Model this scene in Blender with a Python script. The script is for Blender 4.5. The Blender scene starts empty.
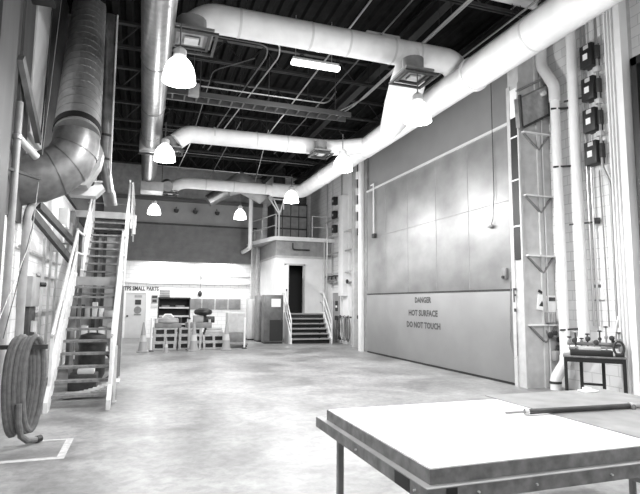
import bpy, bmesh, math, random
from mathutils import Vector, Matrix, Euler
random.seed(7)
PI = math.pi
scene = bpy.context.scene
COL = scene.collection
V = Vector

# ------------------------------------------------------------ materials
def mat(name, g, rough=.6, metal=0., noise=0., nscale=6., emit=0., streak=None, bump=0., spec=.5, brick=False, g2=None):
    m = bpy.data.materials.new(name); m.use_nodes = True
    nt = m.node_tree; b = nt.nodes['Principled BSDF']
    b.inputs['Roughness'].default_value = rough; b.inputs['Metallic'].default_value = metal
    b.inputs['Specular IOR Level'].default_value = spec
    b.inputs['Base Color'].default_value = (g, g, g, 1)
    if emit:
        b.inputs['Emission Color'].default_value = (1, 1, 1, 1); b.inputs['Emission Strength'].default_value = emit
    tc = nt.nodes.new('ShaderNodeTexCoord'); src = tc.outputs['Object']
    if noise:
        mp = nt.nodes.new('ShaderNodeMapping'); nt.links.new(src, mp.inputs[0])
        if streak: mp.inputs['Scale'].default_value = streak
        n = nt.nodes.new('ShaderNodeTexNoise'); n.inputs['Scale'].default_value = nscale; n.inputs['Detail'].default_value = 6
        nt.links.new(mp.outputs[0], n.inputs['Vector'])
        r = nt.nodes.new('ShaderNodeValToRGB')
        lo, hi = max(0, g - noise), min(1, g + noise)
        r.color_ramp.elements[0].position = .3; r.color_ramp.elements[0].color = (lo, lo, lo, 1)
        r.color_ramp.elements[1].position = .7; r.color_ramp.elements[1].color = (hi, hi, hi, 1)
        nt.links.new(n.outputs['Fac'], r.inputs[0]); nt.links.new(r.outputs[0], b.inputs['Base Color'])
        if bump:
            bp = nt.nodes.new('ShaderNodeBump'); bp.inputs['Strength'].default_value = bump; bp.inputs['Distance'].default_value = .02
            nt.links.new(n.outputs['Fac'], bp.inputs['Height']); nt.links.new(bp.outputs[0], b.inputs['Normal'])
    return m

def block_mat(name, g, axis):
    """painted concrete block; axis = the wall's long horizontal axis (0 x, 1 y)"""
    m = bpy.data.materials.new(name); m.use_nodes = True
    nt = m.node_tree; b = nt.nodes['Principled BSDF']; b.inputs['Roughness'].default_value = .6
    geo = nt.nodes.new('ShaderNodeNewGeometry'); sp = nt.nodes.new('ShaderNodeSeparateXYZ'); nt.links.new(geo.outputs['Position'], sp.inputs[0])
    cb = nt.nodes.new('ShaderNodeCombineXYZ'); nt.links.new(sp.outputs[axis], cb.inputs[0]); nt.links.new(sp.outputs[2], cb.inputs[1])
    br = nt.nodes.new('ShaderNodeTexBrick'); br.inputs['Scale'].default_value = 1
    br.inputs['Brick Width'].default_value = .4; br.inputs['Row Height'].default_value = .2; br.inputs['Mortar Size'].default_value = .008
    br.inputs['Color1'].default_value = (g, g, g, 1); br.inputs['Color2'].default_value = (g*.95, g*.95, g*.95, 1); br.inputs['Mortar'].default_value = (g*.72, g*.72, g*.72, 1)
    nt.links.new(cb.outputs[0], br.inputs['Vector']); nt.links.new(br.outputs['Color'], b.inputs['Base Color'])
    bp = nt.nodes.new('ShaderNodeBump'); bp.inputs['Strength'].default_value = .4; bp.inputs['Distance'].default_value = .01; bp.invert = True
    nt.links.new(br.outputs['Fac'], bp.inputs['Height']); nt.links.new(bp.outputs[0], b.inputs['Normal'])
    return m

def floor_mat():
    m = bpy.data.materials.new('sealed_concrete'); m.use_nodes = True
    nt = m.node_tree; b = nt.nodes['Principled BSDF']; L = nt.links
    geo = nt.nodes.new('ShaderNodeNewGeometry')
    def nz(sc, stretch, det=8, dist=0.):
        mp = nt.nodes.new('ShaderNodeMapping'); mp.inputs['Scale'].default_value = stretch; L.new(geo.outputs['Position'], mp.inputs[0])
        n = nt.nodes.new('ShaderNodeTexNoise'); n.inputs['Scale'].default_value = sc; n.inputs['Detail'].default_value = det; n.inputs['Roughness'].default_value = .62
        n.inputs['Distortion'].default_value = dist; L.new(mp.outputs[0], n.inputs['Vector']); return n
    n1 = nz(.55, (1, 1, 1), dist=.6); n2 = nz(2.2, (1, 1, 1), 5); n3 = nz(30, (1, 1, 1), 3)
    def ramp(n, a, b_, ca, cb):
        r = nt.nodes.new('ShaderNodeValToRGB'); r.color_ramp.elements[0].position = a; r.color_ramp.elements[1].position = b_
        r.color_ramp.elements[0].color = (ca,)*3 + (1,); r.color_ramp.elements[1].color = (cb,)*3 + (1,); L.new(n.outputs['Fac'], r.inputs[0]); return r
    r1 = ramp(n1, .38, .62, FLOOR*.5, FLOOR*1.05); r2 = ramp(n2, .3, .7, .72, 1); r3 = ramp(n3, .3, .7, .88, 1)
    def mul(a, b_):
        x = nt.nodes.new('ShaderNodeMix'); x.data_type = 'RGBA'; x.blend_type = 'MULTIPLY'; x.inputs[0].default_value = 1
        L.new(a, x.inputs[6]); L.new(b_, x.inputs[7]); return x.outputs[2]
    n4 = nz(8, (1, 1, 1), 8, .4); r4 = ramp(n4, .38, .6, .74, 1.0)
    c = mul(mul(mul(r1.outputs[0], r2.outputs[0]), r3.outputs[0]), r4.outputs[0]); L.new(c, b.inputs['Base Color'])
    rr = ramp(n1, .3, .7, .34, .5); L.new(rr.outputs[0], b.inputs['Roughness'])
    b.inputs['Specular IOR Level'].default_value = .55
    bp = nt.nodes.new('ShaderNodeBump'); bp.inputs['Strength'].default_value = .03; bp.inputs['Distance'].default_value = .02
    L.new(n3.outputs['Fac'], bp.inputs['Height']); L.new(bp.outputs[0], b.inputs['Normal'])
    return m

FLOOR = .4
M = {}
M['floor'] = floor_mat()
M['blockY'] = block_mat('painted_block_side', .78, 1)
M['blockX'] = block_mat('painted_block_end', .8, 0)
M['white'] = mat('white_paint', .8, .5, noise=.04, nscale=3)
M['duct'] = mat('white_duct_wrap', .72, .55, noise=.05, nscale=4)
M['ductband'] = mat('duct_band', .55, .55)
M['galv'] = mat('galvanised_steel', .42, .3, .85, noise=.08, nscale=9)
M['galvlight'] = mat('bright_galvanised_steel', .62, .34, .75, noise=.08, nscale=9)
M['galvdark'] = mat('dull_galvanised_steel', .2, .38, .7, noise=.06, nscale=5)
M['door'] = mat('brushed_steel_plate', .36, .46, .6, noise=.09, nscale=1.1, streak=(1, .8, 1.1))
M['doorlow'] = mat('painted_steel_plate', .26, .5, .2, noise=.02, nscale=1.2)
M['dooredge'] = mat('door_edge_strip', .7, .4, .3)
M['grey'] = mat('grey_paint', .3, .5, noise=.05, nscale=5)
M['midgrey'] = mat('mid_grey_paint', .2, .5, noise=.04, nscale=5)
M['lgrey'] = mat('light_grey_paint', .5, .5, noise=.06, nscale=5)
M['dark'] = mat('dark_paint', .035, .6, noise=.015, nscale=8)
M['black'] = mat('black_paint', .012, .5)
M['deck'] = mat('dark_roof_deck', .011, .8, spec=.1, noise=.004, nscale=4)
M['joist'] = mat('dark_joist_paint', .022, .5, .1)
M['conduit'] = mat('steel_conduit', .45, .35, .6)
M['conduitdark'] = mat('weathered_conduit', .13, .45, .5)
M['rubber'] = mat('grey_rubber_hose', .13, .5, noise=.03, nscale=20)
M['tape'] = mat('white_floor_tape', .5, .5, noise=.1, nscale=12)
M['rollup'] = mat('grey_roll_door', .13, .5, .1, noise=.02, nscale=3)
M['leftpanel'] = mat('dull_grey_panel', .06, .55, noise=.015, nscale=2, streak=(1, 3, .3))
M['band'] = mat('light_grey_upper_wall', .3, .6, noise=.03, nscale=2)
M['tabletop'] = mat('white_laminate', .86, .35)
M['tableedge'] = mat('steel_edge', .19, .45, .3, noise=.07, nscale=14)
M['sheet'] = mat('bare_metal_sheet', .3, .4, .3, noise=.07, nscale=5)
M['stair'] = mat('stair_steel', .2, .5, .2, noise=.07, nscale=14)
M['stringer'] = mat('pale_stringer_paint', .66, .45, noise=.08, nscale=7)
M['wood'] = mat('worn_pallet', .4, .7, noise=.12, nscale=8, streak=(1, 6, 6))
M['conemat'] = mat('traffic_cone_plastic', .3, .5)
M['ink'] = mat('dark_ink', .03, .7)
M['inkgrey'] = mat('stencil_ink', .07, .7)
M['paper'] = mat('white_paper', .85, .6)
M['lampglow'] = mat('lit_lamp_shade', .9, .4, emit=2.6)
M['tube'] = mat('lit_fluorescent_tube', .9, .4, emit=4.)
M['pipewhite'] = mat('white_insulated_pipe', .82, .45, noise=.03, nscale=5)
M['chute'] = mat('scuffed_grey_steel', .17, .42, .4, noise=.05, nscale=6)
M['cabinet'] = mat('grey_cabinet_enamel', .1, .4, .1, noise=.03, nscale=4)
M['cabinetlight'] = mat('pale_cabinet_enamel', .55, .45, noise=.03, nscale=4)

# ------------------------------------------------------------ mesh builder
class MB:
    def __init__(s): s.v = []; s.f = []
    def _add(s, vs, fs, mtx=None):
        o = len(s.v)
        for p in vs:
            p = V(p); s.v.append(mtx @ p if mtx is not None else p)
        s.f += [tuple(i + o for i in f) for f in fs]; return s
    def box(s, x0, x1, y0, y1, z0, z1, bev=0., mtx=None):
        x0, x1 = min(x0, x1), max(x0, x1); y0, y1 = min(y0, y1), max(y0, y1); z0, z1 = min(z0, z1), max(z0, z1)
        if bev:
            bm = bmesh.new(); bmesh.ops.create_cube(bm, size=1)
            for v in bm.verts: v.co = V(((v.co.x+.5)*(x1-x0)+x0, (v.co.y+.5)*(y1-y0)+y0, (v.co.z+.5)*(z1-z0)+z0))
            b = min(bev, .45*min(x1-x0, y1-y0, z1-z0)); bmesh.ops.bevel(bm, geom=bm.edges[:], offset=b, segments=2, affect='EDGES', profile=.5)
            bm.verts.index_update()
            s._add([v.co.copy() for v in bm.verts], [tuple(v.index for v in f.verts) for f in bm.faces], mtx); bm.free(); return s
        vs = [(x0,y0,z0),(x1,y0,z0),(x1,y1,z0),(x0,y1,z0),(x0,y0,z1),(x1,y0,z1),(x1,y1,z1),(x0,y1,z1)]
        return s._add(vs, [(0,3,2,1),(4,5,6,7),(0,1,5,4),(1,2,6,5),(2,3,7,6),(3,0,4,7)], mtx)
    def bar(s, a, b, w, h=None, up=(0,0,1)):
        """rectangular bar from a to b, w sideways, h along up"""
        a, b = V(a), V(b); h = h or w; d = (b-a); n = d.length; d.normalize(); u = V(up)
        if abs(d.dot(u)) > .98: u = V((0,1,0))
        r = d.cross(u).normalized(); u = r.cross(d)
        m = Matrix(((r.x,d.x,u.x,a.x),(r.y,d.y,u.y,a.y),(r.z,d.z,u.z,a.z),(0,0,0,1)))
        return s.box(-w/2, w/2, 0, n, -h/2, h/2, mtx=m)
    def tube(s, pts, r, n=10, caps=True, closed=False):
        pts = [V(p) for p in pts]; N = len(pts); rs = r if isinstance(r, (list, tuple)) else [r]*N
        o = len(s.v); prev = None
        for i, p in enumerate(pts):
            if closed: t = (pts[(i+1) % N] - pts[i-1]).normalized()
            elif i == 0: t = (pts[1]-pts[0]).normalized()
            elif i == N-1: t = (pts[-1]-pts[-2]).normalized()
            else: t = ((pts[i+1]-p).normalized() + (p-pts[i-1]).normalized()).normalized()
            if prev is None:
                u = V((0,0,1)) if abs(t.z) < .9 else V((1,0,0)); u = (u - t*u.dot(t)).normalized()
            else: u = (prev - t*prev.dot(t)).normalized()
            prev = u; w = t.cross(u)
            k = 1.
            if 0 < i < N-1 and not closed:
                c = (pts[i+1]-p).normalized().dot((p-pts[i-1]).normalized()); k = 1
            for j in range(n):
                a = 2*PI*j/n; s.v.append(p + (u*math.cos(a) + w*math.sin(a))*rs[i]*k)
        for i in range(N if closed else N-1):
            for j in range(n):
                a = o+i*n+j; b = o+i*n+(j+1) % n; c = o+((i+1) % N)*n+(j+1) % n; d = o+((i+1) % N)*n+j
                s.f.append((a, b, c, d))
        if caps and not closed:
            s.f.append(tuple(o+j for j in reversed(range(n)))); s.f.append(tuple(o+(N-1)*n+j for j in range(n)))
        return s
    def cyl(s, a, b, r, n=16): return s.tube([a, b], r, n)
    def lathe(s, prof, c=(0,0,0), n=20, ax='z'):
        o = len(s.v); c = V(c)
        for (r, z) in prof:
            for j in range(n):
                a = 2*PI*j/n; p = (r*math.cos(a), r*math.sin(a), z)
                if ax == 'x': p = (z, p[0], p[1])
                if ax == 'y': p = (p[0], z, p[1])
                s.v.append(c + V(p))
        for i in range(len(prof)-1):
            for j in range(n): s.f.append((o+i*n+j, o+i*n+(j+1) % n, o+(i+1)*n+(j+1) % n, o+(i+1)*n+j))
        s.f.append(tuple(o+j for j in reversed(range(n)))); s.f.append(tuple(o+(len(prof)-1)*n+j for j in range(n)))
        return s
    def poly(s, pts, d):
        """prism: polygon pts pushed by vector d"""
        pts = [V(p) for p in pts]; n = len(pts); d = V(d)
        return s._add(pts + [p+d for p in pts], [tuple(range(n)), tuple(reversed(range(n, 2*n)))] + [(i, n+i, n+(i+1) % n, (i+1) % n) for i in range(n)])
    def build(s, name, material, parent=None, smooth=None, off=None):
        me = bpy.data.meshes.new(name)
        if parent is None:
            xs = [p.x for p in s.v]; ys = [p.y for p in s.v]; zs = [p.z for p in s.v]
            loc = V(((min(xs)+max(xs))/2, (min(ys)+max(ys))/2, min(zs)))
        else: loc = wl(parent)
        me.from_pydata([p - loc for p in s.v], [], s.f)
        bm = bmesh.new(); bm.from_mesh(me); bmesh.ops.recalc_face_normals(bm, faces=bm.faces); bm.to_mesh(me); bm.free()
        me.materials.append(M[material])
        if smooth is not False:
            try: me.shade_auto_smooth
            except Exception: pass
            for p in me.polygons: p.use_smooth = True
            try: me.set_sharp_from_angle(angle=math.radians(35))
            except Exception: pass
        o = bpy.data.objects.new(name, me); COL.objects.link(o)
        if parent is None: o.location = loc
        else: o.parent = parent
        return o

def wl(o):
    l = V((0,0,0))
    while o is not None: l += o.location; o = o.parent
    return l
def tag(o, label, cat, group=None):
    o['label'] = label; o['category'] = cat
    if group: o['group'] = group
    return o
def thing(name, label, cat, loc, group=None):
    o = bpy.data.objects.new(name, None); COL.objects.link(o); o.location = loc; o.empty_display_size = .1
    return tag(o, label, cat, group)
def struct(name, mb, material):
    o = mb.build(name, material); o['kind'] = 'structure'; return o
def sroot(name, loc):
    o = bpy.data.objects.new(name, None); COL.objects.link(o); o.location = loc; o['kind'] = 'structure'; return o
def dup(root, loc, rotz=None, label=None, group=None):
    r = root.copy(); COL.objects.link(r); r.location = loc
    if rotz is not None: r.rotation_euler = (0,0,rotz)
    if label: r['label'] = label
    if group: r['group'] = group
    for ch in list(root.children):
        c = ch.copy(); COL.objects.link(c); c.parent = r
        for g in ch.children:
            d = g.copy(); COL.objects.link(d); d.parent = c
    return r
def arc(c, a, b, n=6):
    """smooth corner: quadratic curve from a to b with corner c"""
    a, b, c = V(a), V(b), V(c)
    return [a*(1-t)**2 + c*2*t*(1-t) + b*t*t for t in [i/n for i in range(n+1)]]
def rounded(pts, r=.15, n=5):
    pts = [V(p) for p in pts]; out = [pts[0]]
    for i in range(1, len(pts)-1):
        a, c, b = pts[i-1], pts[i], pts[i+1]
        k = min(r, (a-c).length*.45, (b-c).length*.45)
        out += arc(c, c+(a-c).normalized()*k, c+(b-c).normalized()*k, n)
    return out + [pts[-1]]
def pipe(name, pts, r, material, label, cat='pipe', group=None, bend=.15, n=10):
    return tag(MB().tube(rounded(pts, bend), r, n).build(name, material), label, cat, group)

def text(name, body, material, parent, origin, right, up, width, height, depth=.004):
    """lettering fitted into width x height, centred on origin"""
    cu = bpy.data.curves.new('t', 'FONT'); cu.body = body; cu.extrude = 0; cu.offset = .04; cu.resolution_u = 2
    ob = bpy.data.objects.new('t', cu); COL.objects.link(ob)
    bpy.context.view_layer.update()
    me = bpy.data.meshes.new_from_object(ob.evaluated_get(bpy.context.evaluated_depsgraph_get()))
    bpy.data.objects.remove(ob); bpy.data.curves.remove(cu)
    xs = [v.co.x for v in me.vertices]; ys = [v.co.y for v in me.vertices]
    sx = width/(max(xs)-min(xs)); sy = height/(max(ys)-min(ys)); cx = (max(xs)+min(xs))/2; cy = (max(ys)+min(ys))/2
    R_, U = V(right), V(up); nrm = R_.cross(U); loc = wl(parent)
    for v in me.vertices: v.co = V(origin) + R_*(v.co.x-cx)*sx + U*(v.co.y-cy)*sy + nrm*depth - loc
    me.name = name; me.materials.clear(); me.materials.append(M[material])
    o = bpy.data.objects.new(name, me); COL.objects.link(o); o.parent = parent; return o

# ------------------------------------------------------------ room shell
XL, XR, YB, YF, ZC = -1.9, 8.35, 26.0, -7.0, 8.3
struct('floor', MB().box(XL-.2, XR+.2, YF, YB+.2, -.2, 0), 'floor')
# ribbed roof deck, ribs along the hall
mb = MB(); x = XL-.2; prof = []
while x < XR+.2:
    prof += [(x, ZC), (x+.12, ZC), (x+.16, ZC+.09), (x+.26, ZC+.09)]; x += .3
prof.append((XR+.3, ZC))
o0 = len(mb.v)
for (px, pz) in prof: mb.v += [V((px, YF, pz)), V((px, YB+.2, pz)), V((px, YF, pz+.12)), V((px, YB+.2, pz+.12))]
for i in range(len(prof)-1):
    a = i*4; b = a+4; mb.f += [(a, a+1, b+1, b), (a+2, b+2, b+3, a+3)]
struct('ceiling', mb, 'deck')
struct('wall_left', MB().box(XL-.2, XL, YF, YB, 0, ZC), 'blockY')
struct('wall_right', MB().box(XR, XR+.2, YF, YB, 0, ZC), 'blockY')
struct('wall_back', MB().box(XL-.2, XR+.2, YB, YB+.2, 0, ZC), 'blockX')
struct('wall_front', MB().box(XL-.2, XR+.2, YF-.2, YF, 0, ZC), 'blockX')
# upper band on the back wall, ledge beam and roll-up door curtain
struct('trim_1', MB().box(-1.9, 5.7, 25.85, 26, 5.42, 6.55), 'band')
struct('trim_2', MB().box(-1.9, 5.7, 25.7, 26, 6.55, 6.72), 'conduitdark')
d = MB().box(-1.0, 5.35, 25.78, 25.9, 3.62, 5.4)
for i in range(9): d.box(-1.0, 5.35, 25.76, 25.78, 3.66+i*.2, 3.8+i*.2)
struct('door_1', d, 'rollup')
struct('trim_3', MB().box(-1.2, 5.4, 25.7, 26, 5.38, 5.46), 'dark')
struct('trim_4', MB().box(-.9, 5.3, 25.9, 26, 2.55, 2.62).box(5.25, 5.4, 25.75, 26, 0, 5.4), 'lgrey')
struct('trim_5', MB().box(-1.9, 5.7, 25.86, 26, 6.72, 8.3), 'grey')
# upper cladding, left wall (grey sheet panels above the white block)
p = MB()
for (y0, y1) in ((YF, 6.0), (6.03, 7.2), (7.23, 8.3), (8.5, 9.15)): p.box(-1.9, -1.84, y0, y1, 2.9, 8.3)
struct('trim_6', p, 'leftpanel')
p = MB().box(-1.9, -1.82, 9.2, 10.3, 4.4, 8.3, .01)
struct('trim_7', p, 'cabinetlight')
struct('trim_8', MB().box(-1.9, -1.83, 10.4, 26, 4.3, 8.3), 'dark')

# ------------------------------------------------------------ big steel lift door, right wall
DX = 7.56
d2 = sroot('door_2', (7.7, 13.1, 0))
MB().box(DX, DX+.12, 9.22, 16.9, .05, 2.0, .01).build('lower_panel', 'doorlow', d2)
MB().box(DX+.02, DX+.12, 9.22, 16.9, 2.04, 5.7, .005).build('upper_panel', 'door', d2)
MB().box(DX+.1, DX+.2, 9.22, 17.0, 5.7, 8.2).build('header_panel', 'doorlow', d2)
MB().box(DX-.01, DX+.1, 9.22, 16.9, 2.0, 2.04).build('seam', 'dark', d2)
MB().box(DX-.02, DX+.1, 9.22, 16.9, 5.68, 5.74).build('edge_angle', 'dooredge', d2)
m_ = MB()
for y in (10.8, 12.3, 13.9, 15.4): m_.box(DX+.012, DX+.03, y, y+.015, 2.04, 5.68)
m_.box(DX+.012, DX+.03, 9.22, 16.9, 3.98, 4.0)
m_.build('panel_seam', 'grey', d2)
MB().box(DX+.01, DX+.12, 9.22, 16.9, 0, .05).build('rubber_sill', 'black', d2)
lp = d2
text('stencil_lettering', 'DANGER', 'inkgrey', lp, (DX-.003, 13.02, 1.81), (0,-1,0), (0,0,1), .9, .17)
text('stencil_lettering', 'HOT SURFACE', 'inkgrey', lp, (DX-.003, 13.05, 1.44), (0,-1,0), (0,0,1), 1.6, .18)
text('stencil_lettering', 'DO NOT TOUCH', 'inkgrey', lp, (DX-.003, 13.05, 1.1), (0,-1,0), (0,0,1), 1.85, .18)
# housing around it
struct('wall_niche_near', MB().box(DX, XR, 8.86, 9.2, 0, 8.3), 'lgrey')
struct('wall_niche_far', MB().box(DX+.15, XR, 17.0, 17.6, 0, 8.3), 'grey')
struct('trim_9', MB().box(DX-.05, DX, 8.84, 8.88, 0, 6.5).box(DX-.05, DX, 9.1, 9.2, 0, 6.5).box(DX-.02, DX, 8.88, 9.1, 0, 6.5), 'lgrey')
g = thing('door_guide_rail', 'dark slotted guide strip with pale rungs at the near edge of the big steel door', 'guide rail', (DX-.06, 9.13, 2.6))
MB().box(DX-.045, DX-.021, 8.885, 9.09, 2.65, 5.75).build('slot_strip', 'black', g)
for z in (3.35, 4.35, 5.3): MB().box(DX-.06, DX-.046, 8.88, 9.1, z, z+.03).build('rung', 'white', g)
MB().box(DX-.045, DX-.021, 8.885, 9.09, 5.76, 6.4).build('guide_cap', 'paper', g)
# far jamb
j = thing('door_jamb_post', 'white square post at the far edge of the big steel door', 'post', (7.5, 17.15, 0))
MB().box(7.44, 7.58, 17.2, 17.42, 0, 7.6, .01).build('post', 'white', j)
MB().box(7.45, 7.56, 17.42, 17.55, 4.2, 7.2).build('cable_strip', 'black', j)
for i in range(4):
    MB().box(7.40, 7.45, 17.42, 17.56, 4.45+i*.62, 4.72+i*.62).build('junction_box', 'white' if i % 2 else 'lgrey', j)
tag(MB().box(7.58, 7.75, 16.92, 17.18, 0, 7.8).build('door_guide_channel', 'midgrey'), 'dark grey vertical channel between the white post and the big steel door', 'channel')
t = thing('door_stop_bar', 'thin white hooked bar high on the far side of the big steel door', 'bar', (7.5, 16.25, 4))
MB().tube([(7.52, 16.45, 5.85), (7.5, 16.2, 5.85), (7.5, 16.2, 4.1)], .025).build('rod', 'white', t)
MB().box(7.47, 7.56, 16.1, 16.3, 3.95, 4.1, .01).build('foot', 'dark', t)
# pull cord with hook on near part of the door
t = thing('pull_cord', 'thin dark pull cord hanging against the near end of the big steel door', 'cord', (7.53, 9.8, 3.4))
MB().tube([(7.54, 9.75, 8.0), (7.54, 9.75, 4.2), (7.53, 9.8, 3.65), (7.53, 9.86, 3.52)], .01, 6).build('cord', 'dark', t)
MB().box(7.5, 7.56, 9.8, 9.98, 3.46, 3.52, .01).build('handle', 'midgrey', t)
t = thing('door_latch', 'small dark latch where the near end of the steel door meets its frame', 'latch', (7.5, 9.4, 2.0))
MB().box(7.5, 7.56, 9.38, 9.52, 2.25, 2.5, .01).build('plate', 'midgrey', t); MB().cyl((7.46, 9.45, 2.3), (7.56, 9.45, 2.3), .03).build('bolt', 'dark', t)
pipe('looped_cable', [(7.53, 9.25, 2.4), (7.53, 9.33, .9), (7.52, 9.2, .55), (7.52, 9.1, .62), (7.53, 9.12, 2.0)], .012, 'midgrey', 'thin cable hanging in a long loop at the lower near corner of the steel door', 'cable', bend=.15, n=6)
t = thing('door_marking', 'small black letter plate on the near door frame', 'marking', (7.5, 9.1, 1.7))
MB().box(DX-.056, DX-.05, 9.12, 9.16, 1.75, 2.05).box(DX-.056, DX-.05, 9.06, 9.12, 2.0, 2.05).box(DX-.056, DX-.05, 9.07, 9.12, 1.88, 1.92).box(DX-.056, DX-.05, 9.08, 9.15, 1.55, 1.62).build('letter', 'ink', t)

# ---- things on the return wall facing the camera (y = 8.95)
def shelf_bracket(z, lab):
    t = thing('angle_brace', lab, 'brace', (8.0, 8.9, z-.4), 'V-shaped steel braces on the near door frame')
    MB().box(7.6, 8.33, 8.78, 8.86, z-.015, z+.015).build('crossbar', 'white', t)
    for s_, a, b in ((1, 7.64, 8.02), (-1, 8.3, 8.02)): MB().bar((a, 8.83, z-.03), (b, 8.83, z-.36), .035, .035).build('strut', 'midgrey', t)
shelf_bracket(2.73, 'pale V-shaped steel brace just above the small warning sign on the near door frame')
shelf_bracket(1.28, 'pale V-shaped steel brace below the small warning sign on the near door frame')
shelf_bracket(4.02, 'pale V-shaped steel brace midway up the near door frame')
shelf_bracket(5.4, 'pale V-shaped steel brace right under the tilted steel cover')
tag(MB().box(7.98, 8.06, 8.82, 8.86, 0, 8.2).build('steel_channel', 'lgrey'), 'narrow vertical steel channel running down behind the V-shaped braces', 'channel')
pipe('thin_conduit', [(8.13, 8.84, 0), (8.13, 8.84, 8.1)], .014, 'white', 'thinnest white conduit beside the vertical channel on the near door frame', 'conduit')
t = thing('tilted_steel_cover', 'tilted shiny steel cover box high beside the big steel door, white glare on it', 'cover', (8.1, 8.7, 5.7))
MB().poly([(7.42, 8.6, 5.4), (8.12, 8.6, 5.8), (8.12, 8.6, 6.42), (7.39, 8.6, 6.03)], (0, .2, .05)).build('cover_plate', 'galv', t)
MB().bar((7.4, 8.58, 5.38), (8.14, 8.58, 5.78), .05).bar((8.14, 8.62, 5.75), (8.14, 8.62, 6.5), .06).bar((7.4, 8.6, 5.38), (7.37, 8.6, 6.1), .05).build('rim', 'dark', t)
MB().bar((7.5, 8.85, 6.3), (8.34, 8.7, 6.75), .05).bar((7.95, 8.8, 6.1), (8.3, 8.7, 6.75), .04).build('support_bar', 'midgrey', t)
MB().cyl((7.95, 8.6, 6.2), (7.95, 8.5, 6.2), .05).build('knob', 'lgrey', t)
t = thing('warning_sign', 'small white warning sign with a dark triangle hung on the near door frame', 'sign', (7.95, 8.9, 1.6))
mt = Matrix.Translation((7.95, 8.84, 1.75)) @ Matrix.Rotation(math.radians(8), 4, 'Y')
MB().box(-.1, .12, -.012, .012, -.16, .16, mtx=mt).build('sign_board', 'paper', t)
MB()._add([(-.06, -.015, -.08), (.07, -.015, -.08), (.005, -.015, .04), (-.06, -.013, -.08), (.07, -.013, -.08), (.005, -.013, .04)], [(0,1,2), (3,5,4)], mt).build('triangle_mark', 'ink', t)
MB().box(7.86, 8.08, 8.87, 8.93, 1.93, 1.98).cyl((7.9, 8.86, 2.0), (8.02, 8.86, 1.94), .03).build('clip', 'dark', t)
t = thing('notice_paper', 'white notice with dark heading taped beside the warning sign', 'notice', (8.25, 8.93, 1.6))
MB().box(8.12, 8.34, 8.845, 8.858, 1.55, 1.9).build('paper', 'paper', t); MB().box(8.14, 8.32, 8.838, 8.845, 1.78, 1.86).build('heading', 'inkgrey', t)
t = thing('caged_valve_box', 'small grey slatted box below the warning sign on the near door frame', 'box', (8.1, 8.85, 1.3))
MB().box(8.0, 8.18, 8.72, 8.86, 1.33, 1.55, .01).build('housing', 'midgrey', t)
m_ = MB()
for i in range(4): m_.box(8.01+i*.045, 8.03+i*.045, 8.7, 8.72, 1.34, 1.54)
m_.build('grille', 'lgrey', t)
t = thing('valve_cluster', 'tangle of dark valves and gauges on the wall left of the white pipes', 'valve', (8.2, 8.8, .8))
MB().tube(rounded([(8.02, 8.85, 1.2), (8.1, 8.8, 1.02), (8.28, 8.8, 1.02), (8.3, 8.8, .75)], .06), .025, 8).build('pipe', 'midgrey', t)
for (x, z, r) in ((8.08, 1.08, .06), (8.2, 1.12, .05), (8.3, .98, .06), (8.26, .82, .05)):
    MB().lathe([(r*.4, 0), (r, .01), (r, .05), (r*.5, .06)], (x, 8.72, z), 14, 'y').build('gauge', 'dark', t)
MB().box(8.15, 8.33, 8.7, 8.86, .55, .75, .02).build('regulator', 'grey', t)

# ------------------------------------------------------------ right wall, near bay: pipes, conduits, boxes
def clampbars(t, bars):
    for b in bars: MB().bar(*b).build('clamp_bar', 'dark', t)
t = thing('insulated_pipe', 'thick white pipe dropping beside the near door frame from a kinked top', 'pipe', (8.12, 8.4, 0))
MB().tube(rounded([(8.1, 8.72, 8.2), (8.08, 8.72, 6.9), (8.12, 8.42, 6.35), (8.12, 8.42, 6.0)], .1), .115, 14).build('duct_offset', 'duct', t)
MB().tube([(8.12, 8.42, 6.05), (8.12, 8.42, .62)], .098, 14).build('riser', 'pipewhite', t)
MB().tube(rounded([(8.12, 8.42, .7), (8.12, 8.42, .55), (8.0, 8.58, .22), (8.0, 8.58, 0)], .15), .11, 14).build('foot_bend', 'pipewhite', t)
MB().lathe([(.118, 0), (.118, .05)], (8.0, 8.58, .12), 14).build('clamp_ring', 'dark', t)
for z in (5.8, 4.55, 1.2): MB().bar((7.98, 8.38, z), (8.34, 8.28, z+.03), .035).build('clamp_bar', 'dark', t)
t = thing('insulated_pipe', 'thick white pipe right of the kinked one, turning left into it near the floor', 'pipe', (8.15, 7.95, 0))
MB().tube(rounded([(8.15, 7.95, 8.2), (8.15, 7.95, 1.05), (8.1, 8.15, .82), (8.1, 8.35, .8)], .2), .1, 14).build('riser', 'pipewhite', t)
for z in (5.85, 3.3): MB().bar((8.03, 8.08, z), (8.34, 7.7, z+.02), .03).build('clamp_bar', 'dark', t)
MB().cyl((8.25, 7.68, 3.33), (8.33, 7.62, 3.33), .06).build('clamp_knob', 'dark', t)
pipe('wall_conduit', [(8.28, 7.82, 8.2), (8.28, 7.82, 1.3)], .022, 'conduit', 'left one of two bare conduits right of the thick white pipes', 'conduit')
pipe('wall_conduit', [(8.28, 7.72, 8.2), (8.28, 7.72, 1.3)], .022, 'conduit', 'right one of two bare conduits right of the thick white pipes', 'conduit')
BOXL = ['black switch box with white tags, top one of four on the right wall', 'black switch box with white tags, second from the top on the right wall',
        'black switch box with white tags, third from the top on the right wall', 'black switch box with white tags, lowest of four on the right wall']
sb = thing('switch_box', BOXL[0], 'switch box', (8.35, 7.58, 6.4), 'black switch boxes on the right wall')
hs = MB().box(8.14, 8.35, 7.45, 7.74, 6.4, 6.86, .01).build('housing', 'black', sb)
MB().box(8.134, 8.14, 7.55, 7.66, 6.55, 6.67).build('label_plate', 'paper', hs)
MB().box(8.134, 8.14, 7.52, 7.64, 6.76, 6.84).build('maker_tag', 'lgrey', hs)
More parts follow.
